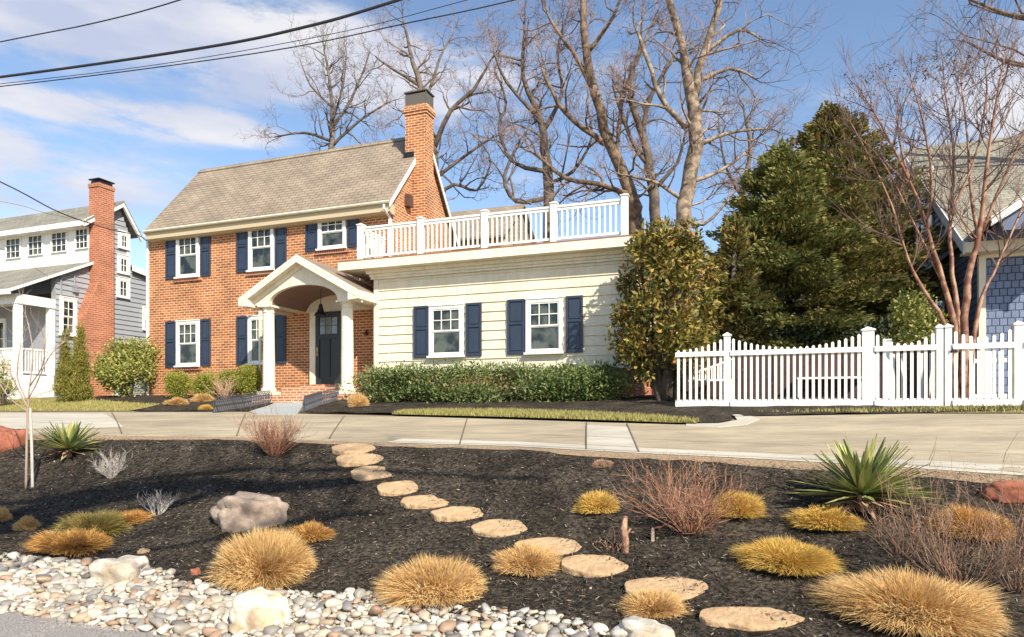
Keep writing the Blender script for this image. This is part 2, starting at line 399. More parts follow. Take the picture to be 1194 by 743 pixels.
def weather(m, amt=.25, sc=(.6, 2.5), stretch=True):
    """stains with a shape of their own over a material's colour"""
    N, L = m.node_tree.nodes, m.node_tree.links; b = N['Principled BSDF']; lk = b.inputs['Base Color'].links[0].from_socket
    tc = N.new('ShaderNodeTexCoord'); out = lk
    for s_ in sc:
        mp = N.new('ShaderNodeMapping'); mp.inputs['Rotation'].default_value = (0, 0, -ROT)
        mp.inputs['Scale'].default_value = (s_*.35, s_*1.6, s_) if stretch else (s_*1.5, s_*1.5, s_*.4)
        n = N.new('ShaderNodeTexNoise'); n.inputs['Scale'].default_value = 1; n.inputs['Detail'].default_value = 10; n.inputs['Roughness'].default_value = .7
        L.new(tc.outputs['Object'], mp.inputs[0]); L.new(mp.outputs[0], n.inputs['Vector'])
        r = N.new('ShaderNodeMapRange'); r.inputs[1].default_value = .38; r.inputs[2].default_value = .62; r.inputs[3].default_value = 1-amt; r.inputs[4].default_value = 1.06
        L.new(n.outputs['Fac'], r.inputs[0]); h = N.new('ShaderNodeHueSaturation'); L.new(r.outputs[0], h.inputs['Value']); L.new(out, h.inputs['Color']); out = h.outputs[0]
    L.new(out, b.inputs['Base Color'])
weather(M['mulch'], .45, (.9, 3.5), False); weather(M['concrete'], .20, (.8, 5)); weather(M['concrete_light'], .14, (1.2, 6)); weather(M['siding'], .06, (1.1, 4), False); weather(M['white'], .07, (2, 7), False); weather(M['flag'], .12, (3, 11), False)
weather(M['cream'], .06, (2, 5), False); weather(M['tan_rock'], .3, (4, 12), True); weather(M['white_rock'], .22, (4, 11), True); weather(M['red_rock'], .22, (4, 12), True); weather(M['quartz'], .15, (5, 12), True)

# ------------------------------------------------------------------ ground patches
def patch(name, outline, mt, lift=.0, step=.4, thick=0, kind='structure', bumpy=0, label=None):
    """a sheet that follows the ground inside the outline (world XY points)"""
    pts = []
    n = len(outline)
    for i in range(n):
        a, b = Vector(outline[i][:2]), Vector(outline[(i+1) % n][:2])
        k = max(1, int((b-a).length/step))
        for j in range(k): pts.append(a.lerp(b, j/k))
    nb = len(pts)
    xs = [p.x for p in pts]; ys = [p.y for p in pts]
    def inside(x, y):
        c = False; j = nb-1
        for i in range(nb):
            if (ys[i] > y) != (ys[j] > y) and x < (xs[j]-xs[i])*(y-ys[i])/(ys[j]-ys[i])+xs[i]: c = not c
            j = i
        return c
    x = min(xs)
    rnd = random.Random(3)
    while x < max(xs):
        y = min(ys)
        while y < max(ys):
            q = (x+rnd.uniform(-.2, .2)*step, y+rnd.uniform(-.2, .2)*step)
            if inside(*q): pts.append(Vector(q))
            y += step
        x += step
    r = delaunay_2d_cdt(pts, [(i, (i+1) % nb) for i in range(nb)], [list(range(nb))], 1, 1e-4)
    vs2, fs = r[0], r[2]
    def zz(p):
        h = ground(p.x, p.y)+lift
        if bumpy: h += bumpy*(noise.noise(Vector((p.x*1.7, p.y*1.7, 0)))+.6*noise.noise(Vector((p.x*6, p.y*6, 3))))
        return h
    mb = MB(); mb.v = [(p.x, p.y, zz(p)) for p in vs2]; mb.f = [tuple(f) for f in fs]
    # faces upwards
    mb.f = [f if (Vector(mb.v[f[1]])-Vector(mb.v[f[0]])).cross(Vector(mb.v[f[2]])-Vector(mb.v[f[0]])).z > 0 else f[::-1] for f in mb.f]
    if thick:
        be = {}
        for f in mb.f:
            for i in range(len(f)):
                e = (f[i], f[(i+1) % len(f)])
                if (e[1], e[0]) in be: del be[(e[1], e[0])]
                else: be[e] = 1
        for a, b in be:
            A, B = mb.v[a], mb.v[b]
            mb.add([A, B, (B[0], B[1], B[2]-thick), (A[0], A[1], A[2]-thick)], [(0, 3, 2, 1)])
    o = mb.build(name, mt, smooth=bool(bumpy))
    tag(o, label, kind=kind)
    return o

def uw(s, w):
    """world XY from street coordinates: s along the street, w away from it"""
    P = U*s + V*w
    return (P.x, P.y)
def g2(*pts): return [on_ground(*p).xy[:] for p in pts]

# base ground out to the horizon
ws = [-60, -20, -5, 0, 2, 3.2, 3.44, 3.5, 3.8, 4.2, 4.5, 4.9, 5.2, 5.6, 6, 6.3, 6.6, 6.9, 7.2, 7.6, 8.2, 9, 9.8, 10.6, 11.4, 12.3, 13.2, 14.5, 16, 17, 20, 25, 30, 40, 60, 90, 140, 300, 900]
ss = [-900, -300, -120, -60, -40, -30, -25] + [x*1.0 for x in range(-22, 23)] + [25, 30, 40, 60, 120, 300, 900]
mb = MB()
for w in ws:
    for s_ in ss:
        x, y = uw(s_, w); mb.v.append((x, y, ground(x, y)-.012 if w < 60 else ground(x, y)))
n = len(ss)
for i in range(len(ws)-1):
    for j in range(n-1): mb.f.append((i*n+j, i*n+j+1, (i+1)*n+j+1, (i+1)*n+j))
tag(mb.build('ground', M['earth']), kind='structure')

patch('street', [uw(-40, -12), uw(40, -12), uw(40, 3.48), uw(-40, 3.48)], M['asphalt'], .006, 1.2)
near_edge = [(-60, 503), (0, 508), (150, 508.5), (290, 511), (450, 517.5), (597, 522), (683, 527), (760, 531), (900, 538), (1050, 547), (1194, 557), (1330, 570)]
ne = g2(*near_edge)+[uw(22, 7.0)]
far_l = [on_ground(p, 480.5).xy[:] for p in (-120, 0, 150, 280)]
isl = [(345, 483), (400, 484.5), (455, 486), (580, 489.5), (700, 493.5), (790, 496), (838, 496.5), (866, 494), (880, 490.5), (872, 486)]
far_r = g2((862, 483.2), (1000, 483.3), (1194, 483.3), (1330, 483.5))+[uw(22, 12.2)]
ne_ext = [uw(-45, 7.2)] + ne[1:]
drive_outline = ne + far_r[::-1] + g2(*isl)[::-1] + far_l[::-1]
patch('driveway', drive_outline, M['concrete'], .012, .5, thick=.06)
# pale border slabs, walkway, edging strip
def off(pts, dw): return [(p[0]+V.x*dw, p[1]+V.y*dw) for p in pts]
patch('driveway_apron', ne[4:] + off(ne[4:], .42)[::-1], M['concrete_light'], .018, .4)
patch('driveway_light_panel', g2((684, 497), (731, 499), (744, 528.5), (683.5, 526)), M['concrete_light'], .019, .4)
patch('driveway_left_panel', g2((0, 483), (120, 482.5), (145, 500), (0, 502)), M['concrete_light'], .019, .4)
patch('island_kerb_slab', g2((800, 495.5), (838, 495), (860, 491), (856, 486), (846, 482.8), (868, 483.5), (886, 490), (872, 496), (838, 499.5), (800, 498)), M['concrete_light'], .02, .3, thick=.04)
patch('walkway', g2((290, 480.5), (318, 472), (322, 468), (352, 468), (353, 474), (345, 484.5), (300, 484)), M['bluestone'], .02, .3, thick=.04)
patch('gravel_edge', ne + off(ne, -.24)[::-1], M['gravel_tan'], .008, .2, bumpy=.008)
jm = MB()
for a, b in (((130, 482), (142, 507)), ((286, 484), (276, 510)), ((402, 486), (384, 513)), ((684, 494), (683.5, 526)), ((731, 495.5), (745, 529)), ((545, 489), (536, 520))):
    A, B = on_ground(*a), on_ground(*b)
    d = Vector((B.x-A.x, B.y-A.y, 0)).normalized(); n_ = Vector((-d.y, d.x, 0))*.009
    k = 8
    for i in range(k):
        P, Q = A.lerp(B, i/k), A.lerp(B, (i+1)/k)
        P.z = ground(P.x, P.y)+.024; Q.z = ground(Q.x, Q.y)+.024
        jm.poly([P-n_, Q-n_, Q+n_, P+n_])
for frac, i0, i1 in ((.10, 4, 12), (1.25, 0, 12), (.44, 4, 12)):  # lines along the drive: shadows of the wires, drawn in as dark strips
    L_ = off(ne[i0:i1], frac)
    for i in range(len(L_)-1):
        a, b = L_[i], L_[i+1]; k = max(1, int(math.dist(a, b)/.4))
        for j in range(k):
            p = [a[0]+(b[0]-a[0])*j/k, a[1]+(b[1]-a[1])*j/k]; q = [a[0]+(b[0]-a[0])*(j+1)/k, a[1]+(b[1]-a[1])*(j+1)/k]
            z1, z2 = ground(*p)+.0245, ground(*q)+.0245
            jm.poly([(p[0], p[1], z1), (q[0], q[1], z2), (q[0]+V.x*.018, q[1]+V.y*.018, z2), (p[0]+V.x*.018, p[1]+V.y*.018, z1)])
tag(jm.build('driveway_joints_wire_shadows', M['joint_shadow']), kind='structure')

# mulch beds
front_bed = [uw(s_, 4.0) for s_ in np.arange(-16, 12.1, 1.0)] + off(ne, -.22)[::-1]
front_bed = [uw(-14, 4.05)] + [uw(s_, 4.05+.09*math.sin(s_*2.1)+.05*math.sin(s_*5+1)) for s_ in np.arange(-12, 11, .4)] + [uw(21, 4.05)] + off(ne, -.23)[::-1]
patch('mulch_bed', front_bed, M['mulch'], .012, .16, bumpy=.028)
island_bed = g2((358, 482), (400, 482.5), (455, 484), (580, 488), (700, 492), (800, 495), (836, 494.5), (856, 491), (852, 487)) + \
    [uw(5.3, 13.1), uw(3.6, 14.8), uw(-1, 16.2), uw(-11.0, 16.4)] + g2((356, 473))
patch('island_bed', island_bed, M['mulch'], .03, .3, bumpy=.03)
left_bed = g2((155, 481), (185, 472), (110, 466), (60, 464)) + [uw(-20.5, 15.6), uw(-19, 17.4), uw(-9.6, 16.4)] + g2((316, 471), (290, 481))
patch('left_bed', left_bed, M['mulch'], .03, .3, bumpy=.03)
lawn_l = g2((-160, 480), (0, 480), (150, 480), (188, 472.5), (110, 467), (40, 465.5), (-160, 466))
patch('left_lawn', lawn_l, M['soil_lawn'], .016, .5)
strip = g2((457, 485.2), (470, 482), (520, 480.5), (600, 480.8), (700, 485), (770, 489), (815, 494), (812, 496), (780, 495.3), (700, 492.2), (580, 488.2))
patch('lawn_strip', strip, M['soil_lawn'], .035, .3)
fence_strip = g2((862, 483), (1000, 482.8), (1194, 482.8), (1330, 483)) + [uw(22, 12.25), uw(22, 13.6), uw(12.5, 13.3), uw(3.9, 13.4)]
patch('fence_lawn', fence_strip, M['soil_lawn'], .02, .4)
back = [uw(4.2, 13.4), uw(30, 13.4), uw(30, 24), uw(4.2, 24)]

def blades(name, area, n, h, mt, label, seed, hv=.4, wid=.006, lift=.02):
    rnd = np.random.RandomState(seed)
    a = np.array(area); lo, hi = a.min(0), a.max(0)
    P = []
    m = len(a)
    while len(P) < n:
        q = lo + rnd.rand(4000, 2)*(hi-lo)
        ins = np.zeros(len(q), bool); j = m-1
        for i in range(m):
            c = ((a[i, 1] > q[:, 1]) != (a[j, 1] > q[:, 1])) & (q[:, 0] < (a[j, 0]-a[i, 0])*(q[:, 1]-a[i, 1])/(a[j, 1]-a[i, 1]+1e-12)+a[i, 0])
            ins ^= c; j = i
        P += list(q[ins])
    P = np.array(P[:n]); Z = np.array([ground(*p) for p in P])+lift
    an = rnd.rand(n)*6.283; ln = h*(1-hv+2*hv*rnd.rand(n)); lean = .6*rnd.rand(n)*ln; la = rnd.rand(n)*6.283
    base = np.stack([P[:, 0], P[:, 1], Z], 1); wv = np.stack([np.cos(an), np.sin(an), 0*an], 1)*wid
    tip = base + np.stack([np.cos(la)*lean, np.sin(la)*lean, ln], 1)
    vs = np.stack([base-wv, base+wv, tip], 1).reshape(-1, 3)
    o = fast(name, vs, np.arange(3*n).reshape(-1, 3), mt)
    tag(o, label, 'grass', kind='stuff'); return o
blades('grass', lawn_l, 22000, .045, M['grass'], 'short winter lawn beside the concrete drive below the grey house', 1, wid=.012)
blades('grass', strip, 12000, .06, M['grass'], 'narrow strip of yellow green turf in front of the laurel hedge', 2, wid=.010, lift=.035)
blades('grass', fence_strip, 9000, .06, M['grass'], 'thin grass growing along the foot of the picket fence', 3, wid=.010)

# mulch chips
def chips(name, area_fn, n, size, label, seed):
    rnd = np.random.RandomState(seed)
    P = area_fn(rnd, n); n = len(P)
    Z = np.array([ground(*p) + .012+.028*(noise.noise(Vector((p[0]*1.7, p[1]*1.7, 0)))+.6*noise.noise(Vector((p[0]*6, p[1]*6, 3)))) for p in P])
    an = rnd.rand(n)*6.283; L_ = size*(.35+1.3*rnd.rand(n)**2); wd = L_*(.12+.3*rnd.rand(n)); tilt = (rnd.rand(n)-.5)*1.0
    d = np.stack([np.cos(an)*np.cos(tilt), np.sin(an)*np.cos(tilt), np.sin(tilt)], 1)*L_[:, None]
    w_ = np.stack([-np.sin(an), np.cos(an), (rnd.rand(n)-.5)*1.2], 1)*wd[:, None]
    c = np.stack([P[:, 0], P[:, 1], Z+.006+.012*rnd.rand(n)], 1)
    vs = np.stack([c-d-w_*.5, c-w_*.2+d, c+d*.8+w_*.6, c-d*.9+w_*.5], 1).reshape(-1, 3)
    o = fast(name, vs, np.arange(4*n).reshape(-1, 4), M['chip']); tag(o, label, 'mulch', kind='stuff')
def bed_area(rnd, n):
    w = 4.0+3.0*rnd.rand(n*2)**1.15; s_ = -11+20*rnd.rand(n*2)
    P = np.stack([U.x*s_+V.x*w, U.y*s_+V.y*w], 1)
    ok = (np.abs(P[:, 0]/P[:, 1]) < .85) & (P[:, 1] > 3.2)
    return P[ok][:n]
chips('wood_chips', bed_area, 90000, .014, 'dark shredded wood mulch spread over the sloping front bed', 5)

def litter(name, n, size, cols, label, seed, w0, w1, lift):
    rnd = np.random.RandomState(seed); w = w0+(w1-w0)*rnd.rand(n); s_ = -10+18*rnd.rand(n)
    P = np.stack([U.x*s_+V.x*w, U.y*s_+V.y*w], 1); P = P[(np.abs(P[:, 0]/P[:, 1]) < .85) & (P[:, 1] > 3.2)]; n = len(P)
    C = np.array([[p[0], p[1], ground(*p)+lift+.02*rnd.rand()] for p in P]); D = rnd.randn(n, 3); D[:, 2] *= .25
    D /= np.linalg.norm(D, axis=1)[:, None]; s2 = np.cross(D, np.array([0, 0, 1.])+rnd.randn(n, 3)*.3); s2 /= np.linalg.norm(s2, axis=1)[:, None]
    L_ = size*(.5+rnd.rand(n))[:, None]; a_ = (.12+.35*rnd.rand(n))[:, None]
    vs = np.stack([C-D*L_, C+s2*L_*a_, C+D*L_, C-s2*L_*a_], 1).reshape(-1, 3)
    tag(fast(name, vs, np.arange(4*n).reshape(-1, 4), mat(name+'_mat', cols[0], .9, spec=.1, island=cols)), label, 'litter', kind='stuff')
litter('leaf_litter', 2600, .016, [(.34, .25, .17), (.22, .15, .10), (.48, .40, .30), (.28, .12, .06)], 'pale bits of dry leaf and stick scattered on the dark mulch', 8, 4.1, 6.9, .02)
litter('fallen_leaves', 260, .028, [(.45, .16, .05), (.36, .20, .09), (.50, .30, .14)], 'orange brown fallen leaves caught among the river stones', 9, 3.5, 4.1, .035)
litter('twig_litter', 1500, .012, [(.45, .33, .2), (.3, .2, .12)], 'fine dry litter along the gravel edge of the drive', 10, 6.7, 7.3, .015)

# ------------------------------------------------------------------ stones
def rock_mesh(seed, sx, sy, sz, rough=.25, sub=3, flat=0):
    import bmesh
    bm = bmesh.new(); bmesh.ops.create_icosphere(bm, subdivisions=sub, radius=1)
    o = Vector((seed*3.1, seed*1.7, seed*.9))
    for v in bm.verts:
        p = v.co.copy()
        k = 1 + rough*noise.noise(p*1.3+o) + rough*.45*noise.noise(p*3.1+o) + rough*.15*noise.noise(p*8+o)
        # blocky faces
        q = Vector([math.copysign(abs(c)**.75, c) for c in p])*k
        if flat: q.z = min(q.z, flat + .04*noise.noise(p*4+o))
        v.co = Vector((q.x*sx, q.y*sy, q.z*sz))
    me = bpy.data.meshes.new('rock'); bm.to_mesh(me); bm.free()
    me.polygons.foreach_set('use_smooth', [True]*len(me.polygons))
    return me
def rock(name, px, py, wpx, hpx, mt, label, cat, seed, flat=0, depth=.75, rough=.25, group=None, sink=.25, rz=None):
    """px, py: middle of the foot in the photo; wpx, hpx: its size there"""
    g = on_ground(px, py); k = g.y/FPX
    w, h = wpx*k, hpx*k
    me = rock_mesh(seed, w/2, w/2*depth, h*(.5+sink) / (flat if flat else 1), rough, 4, flat)
    me.materials.append(mt); o = link(name, me); o.rotation_euler = (0, 0, ROT if rz is None else rz)
    y = g.y + w/2*depth*.8
    x = g.x*y/g.y
    o.location = (x, y, ground(x, y) + h*(.5-sink)*.6)
    return tag(o, label, cat, group)
rock('boulder', 5, 527, 50, 26, M['red_rock'], 'smooth red sandstone boulder at the drive edge beside the staked sapling', 'boulder', 2)
rock('boulder', 1176, 590, 58, 22, M['red_rock'], 'low rounded red boulder beyond the twiggy brown shrubs near the drive', 'boulder', 5)
rock('boulder', 289, 618, 78, 36, M['tan_rock'], 'brownish weathered sandstone boulder behind the biggest round straw clump', 'boulder', 9, rough=.4)
rock('boulder', 139, 680, 64, 26, M['white_rock'], 'flat topped white boulder lying at the mulch side of the river stones', 'boulder', 12, rough=.35)
rock('boulder', 306, 738, 66, 42, M['quartz'], 'white quartz boulder with rusty orange stain among the river stones', 'boulder', 15, rough=.35)
rock('boulder', 752, 752, 66, 20, M['white_rock'], 'pale pointed rock cut off below the small straw clump', 'boulder', 18, rough=.35)
rock('rock', 168, 648, 14, 8, M['flag'], 'little orange rock on the mulch beside the green tinged clump', 'rock', 22)
rock('rock', 228, 672, 12, 9, M['red_rock'], 'tiny red rock between river stones and biggest straw clump', 'rock', 25)

# stepping stones
pads = [(412, 522, 50), (420, 536, 54), (436.5, 552, 58), (470, 567.5, 62), (500, 583.5, 63), (538, 597, 66), (584, 613.5, 69), (641, 635, 76), (697, 657, 88), (779, 684, 104), (877, 718, 119), (962, 757, 125)]
PADH = [12, 14, 16, 17, 16, 16, 20, 21, 25, 28, 27, 27]
where = ['topmost, at the edge of the drive', 'second below the drive', 'third below the drive', 'fourth below the drive', 'fifth below the drive',
         'sixth below the drive, beyond the row middle', 'pitted, just above the medium straw clump', 'half hidden behind the medium straw clump',
         'with a notched rim, beside the stump', 'behind the small straw clump', 'wide and pale, whole one nearest the street', 'cut off, last towards the street']
for i, (px, py, w) in enumerate(pads):
    g = on_ground(px, py, .03); r = w/2*g.y/FPX
    rnd = random.Random(i+40); k = 40; prof = []
    slope_ = (ground(g.x, g.y+.2)-ground(g.x, g.y-.2))/.4
    ky = min(.95, max(.36,.88* PADH[i]/w/(.85*slope_ - g.z/g.y)))
    ph = rnd.uniform(0, 6)
    for j in range(k):
        a = 2*math.pi*j/k
        rr = r*(1+.05*math.sin(2*a+ph)+.035*math.sin(3*a+ph*2)+.03*math.sin(5*a+ph*3)+rnd.uniform(-.022, .022)+.05*noise.noise(Vector((math.cos(a)*2.2+i*5, math.sin(a)*2.2, i))))
        prof.append((rr*math.cos(a), rr*ky*math.sin(a)))
    dzx = (ground(g.x, g.y+.2)-ground(g.x, g.y-.2))/.4
    mb = MB(); n0 = k
    rings = [(.97, -.05), (1.0, -.002), (.99, .008), (.8, .011), (.4, .010)]
    for sc, z in rings:
        for (x, y) in prof:
            mb.v.append((x*sc, y*sc, z + .85*dzx*y*sc + .003*noise.noise(Vector((x*sc*9+i, y*sc*9, 0)))))
    for q in range(len(rings)-1):
        for j in range(k): mb.f.append((q*k+j, q*k+(j+1) % k, (q+1)*k+(j+1) % k, (q+1)*k+j))
    mb.f.append(tuple((len(rings)-1)*k+j for j in range(k)))
    o = mb.build('stepping_stone', M['flag'])
    o.location = (g.x, g.y, g.z+.022+(.016 if i in (1, 2) else 0))
    tag(o, 'round tan stepping stone, ' + where[i], 'stepping stone', 'stepping stones across the mulch bed')

# river stones along the street
peb = []
rnd = random.Random(77)
cells = set()
grid = {}
def free(x, y, r):
    gx, gy = int(x/.12), int(y/.12)
    for a in (-1, 0, 1):
        for b in (-1, 0, 1):
            for (X, Y, r2) in grid.get((gx+a, gy+b), ()):
                if (X-x)**2+(Y-y)**2 < (.72*(r+r2))**2: return False
    grid.setdefault((gx, gy), []).append((x, y, r)); return True
for tries, rmin, rmax in ((900, .04, .055), (9000, .028, .04), (30000, .018, .028), (26000, .011, .018)):
    for _ in range(tries):
        s_ = rnd.uniform(-9.5, 1.6); w = rnd.uniform(3.46, 4.25)
        edge = 4.13+.09*math.sin(s_*2.1)+.05*math.sin(s_*5+1) + .1*rnd.random() + (0.10 if s_ < -5 else 0)
        if w > edge: continue
        if s_ > .2 and w > 3.46+(1.6-s_)*.5: continue
        x, y = uw(s_, w)
        if abs(x/y) > .86 or y < 3.2 or x/y > .115+.03*rnd.random(): continue
        r = rnd.uniform(rmin, rmax)
        if free(x, y, r): peb.append((x, y, r))
def pebble(seed):
    import bmesh
    bm = bmesh.new(); bmesh.ops.create_icosphere(bm, subdivisions=2, radius=1)
    o = Vector((seed*2.3, seed, seed*.4)); rq = random.Random(seed)
    cuts = [(Vector((rq.gauss(0, 1), rq.gauss(0, 1), rq.gauss(0, 1))).normalized(), rq.uniform(.5, .8)) for _ in range(7)]
    for v in bm.verts:
        c_ = v.co*(1+.4*noise.noise(v.co*1.3+o)+.2*noise.noise(v.co*2.6+o))
        for nn, dd in cuts:
            e_ = c_.dot(nn)-dd
            if e_ > 0: c_ = c_-nn*e_*.85
        v.co = c_*1.12
    me = bpy.data.meshes.new('river_stone'); bm.to_mesh(me); bm.free()
    me.polygons.foreach_set('use_smooth', [True]*len(me.polygons)); return me
base_p = [pebble(i+1) for i in range(8)]
pm = []
for m_ in PEBM:
    for b_ in base_p[:6]:
        c = b_.copy(); c.materials.clear(); c.materials.append(m_); pm.append(c)
peb.sort(key=lambda p: -p[2]/p[1])
# only those inside the picture come first
def shows(p): 
    return abs(p[0]/p[1]) < .765 and -ground(p[0], p[1])/p[1] < 261/780+.01
peb = [p for p in peb if shows(p)] + [p for p in peb if not shows(p)]
big, rest = peb[:300], peb[300:]
def stone_place(p, rnd):
    x, y, r = p
    return (x, y, ground(x, y)+r*.32+rnd.uniform(0, .012)), (rnd.uniform(-.35, .35), rnd.uniform(-.35, .35), rnd.uniform(0, 6.28)), (r*rnd.uniform(1.05, 1.5), r*rnd.uniform(.8, 1.05), r*rnd.uniform(.5, .8))
CW = ['grey', 'cream', 'dark slate', 'ochre', 'whitish', 'drab', 'sandy', 'brown', 'pale', 'rust coloured', 'silvery']
for p in big:
    k_ = rnd.randrange(len(pm)); o = link('river_stone', pm[k_]); o.location, o.rotation_euler, o.scale = stone_place(p, rnd)
    px_ = HX+p[0]/p[1]*FPX
    where_ = ('in the border beyond the white boulder' if px_ < 95 else 'around the flat white boulder' if px_ < 185 else 'between the white boulder and the quartz boulder' if px_ < 265 else
              'around the quartz boulder' if px_ < 350 else 'between the quartz boulder and the wide low clump' if px_ < 440 else 'below the wide low straw clump' if px_ < 580 else 'at the thin end of the border near the pointed rock')
    tag(o, '%s river stone %s' % (CW[k_//6], where_), 'stone', 'larger river stones in the border along the street')
import itertools
tv = np.array([v.co[:] for v in base_p[0].vertices]); tf = np.array([p.vertices[:] for p in base_p[0].polygons])
tvs = [np.array([v.co[:] for v in b.vertices]) for b in base_p]
AV, AF = [], []
for i, p in enumerate(rest):
    loc, rot, sc = stone_place(p, rnd)
    from mathutils import Euler
    m3 = np.array(Euler(rot).to_matrix())
    AV.append((tvs[i % 8]*np.array(sc)) @ m3.T + np.array(loc)); AF.append(tf + len(tv)*i)
tag(fast('river_gravel', np.concatenate(AV), np.concatenate(AF), M['pebbles'], smooth=True), 'mass of smaller pebbles filling the border along the street', 'pebbles', kind='stuff')
patch('stone_bed', [uw(-14, 3.46), uw(3, 3.46), uw(3, 4.1), uw(-14, 4.3)], M['gravel_tan'], .004, .4, bumpy=.0)

# ------------------------------------------------------------------ clumps of ornamental grass
def clump_mesh(seed, n, mt, h=.5, wid=.005, upright=.5, mixb=None):
    """a dome of arching blades, footprint radius about 1, height about 1 (scaled later)"""
    rnd = np.random.RandomState(seed)
    a = rnd.rand(n)*6.283
    zz_ = rnd.rand(n)**.9; rr = np.sqrt(np.maximum(0, 1-zz_**2))
    aj = a + rnd.randn(n)*.16
    k_ = .74+.30*rnd.rand(n)
    base = np.stack([np.cos(a), np.sin(a), 0*a], 1)*(.5*rr*rnd.rand(n)**.5)[:, None]
    tip = np.stack([np.cos(aj)*rr, np.sin(aj)*rr, zz_*.98+.03], 1)*k_[:, None]
    out = tip-base; out /= np.linalg.norm(out, axis=1)[:, None]
    mid = base*.5+tip*.5; mid[:, 2] += .10*rr
    q3 = base*.22+tip*.78; q3[:, 2] += .075*rr
    lump = np.array([1+.30*noise.noise(Vector((x*1.5+seed*7, y*1.5, z*1.5)))+.14*noise.noise(Vector((x*4, y*4+seed*3, z*4))) for x, y, z in tip])
    tip = tip*lump[:, None] + rnd.randn(n, 3)*.035
    m_ = n//9; tip[:m_, 2] = .02+.05*rnd.rand(m_); tip[:m_, :2] *= (.7+.45*rnd.rand(m_))[:, None]; mid[:m_, 2] = .05; q3[:m_, 2] = .05
    tip[:, 2] = np.maximum(tip[:, 2], .0)
    # narrow ribbons
    side = np.cross(out, rnd.randn(n, 3)); side /= np.linalg.norm(side, axis=1)[:, None]
    w1 = side*wid
    vs = np.stack([base-w1*.8, base+w1*.8, mid+w1, mid-w1, q3+w1*.7, q3-w1*.7, tip+w1*.1, tip-w1*.1], 1).reshape(-1, 3)
    i = np.arange(n)[:, None]*8
    q = np.concatenate([i+np.array([[0, 1, 2, 3]]), i+np.array([[3, 2, 4, 5]]), i+np.array([[5, 4, 6, 7]])], 0)
    me_o = fast('grass_clump', vs, q, mt); me = me_o.data; bpy.data.objects.remove(me_o); return me
CL = {}
def clump(px, py, wpx, hpx, mt, label, n=2600, depth=.9, group='clumps of ornamental grass'):
    """px, py = middle of the foot"""
    g = on_ground(px, py); k = g.y/FPX
    rx = wpx/2*k; y = g.y+rx*depth*.75; x = g.x*y/g.y; k = y/FPX; rx = wpx/2*k
    kind = (mt, n)
    if kind not in CL: CL[kind] = [clump_mesh(len(CL)*3+j, int(n*2.4), M[mt], wid={2000: .016, 3000: .010, 5200: .0065, 7000: .005}[n]) for j in range(4)]
    o = link('ornamental_grass', random.choice(CL[kind]))
    top = (py-hpx)
    zt = -(top-HY)/FPX*y
    z0 = ground(x, y)
    o.location = (x, y, z0-.01); o.scale = (rx*1.03, rx*depth, max(.08, (zt-z0)*.98)); o.rotation_euler = (random.uniform(-.07, .07), random.uniform(-.07, .07), random.choice((0, math.pi))+random.uniform(-.35, .35))
    return tag(o, label, 'grass clump', group)
clump(309, 692, 130, 80, 'straw', 'biggest round straw coloured grass clump, in front of the weathered brown boulder', 5200)
clump(509, 716, 134, 70, 'straw', 'wide low straw coloured clump at the mulch edge above the river stones', 5200)
clump(1062, 752, 206, 86, 'straw', 'huge pale feathery clump below the brown twiggy shrubs', 7000)
clump(613, 674, 86, 42, 'straw', 'medium straw clump covering part of a stepping stone', 3000)
clump(760, 728, 90, 40, 'straw', 'small straw clump in front of a wide stepping stone, above the pale pointed rock', 3000)
clump(917, 680, 120, 56, 'gold', 'golden green dense clump between the red twig shrub and the huge pale clump', 5200)
clump(962, 629, 86, 42, 'gold', 'golden clump in front of the large yucca', 3000)
clump(860, 611, 62, 43, 'gold', 'upright golden clump inside the red twig shrub', 3000)
clump(697, 605, 54, 34, 'gold', 'small golden clump beyond the upright wood stump', 2000)
clump(1135, 640, 96, 50, 'rustb', 'orange clump tangled in the brown twiggy shrub', 3000)
clump(88, 652, 96, 40, 'rustb', 'rusty orange clump at the edge of the river stones', 3000)
clump(112, 634, 92, 42, 'greenb', 'green tinged clump growing behind the rusty orange clump', 3000)
clump(154, 615, 46, 23, 'rustb', 'little rusty clump touching the green tinged clump', 2000)
clump(32, 620, 30, 19, 'straw', 'very small straw clump standing alone in tree shade', 2000)
clump(2, 610, 22, 20, 'straw', 'tiny straw clump cut by the picture edge', 2000)
clump(362, 638, 60, 30, 'rustb', 'flattened brown clump behind the biggest round straw clump', 2000)
clump(207, 474, 30, 11, 'straw', 'small straw mound in front of the first boxwood', 2000)
clump(237, 470, 28, 12, 'straw', 'small straw mound between the boxwoods and wire edging', 2000)
clump(418, 476, 28, 18, 'straw', 'small straw clump at the foot of the porch column', 2000)
clump(240, 479, 18, 8, 'gold', 'tiny yellowish tuft beside the wire edging', 2000)
clump(703, 548, 26, 8, 'dead', 'withered flat tuft alone in the mulch near the drive', 2000)

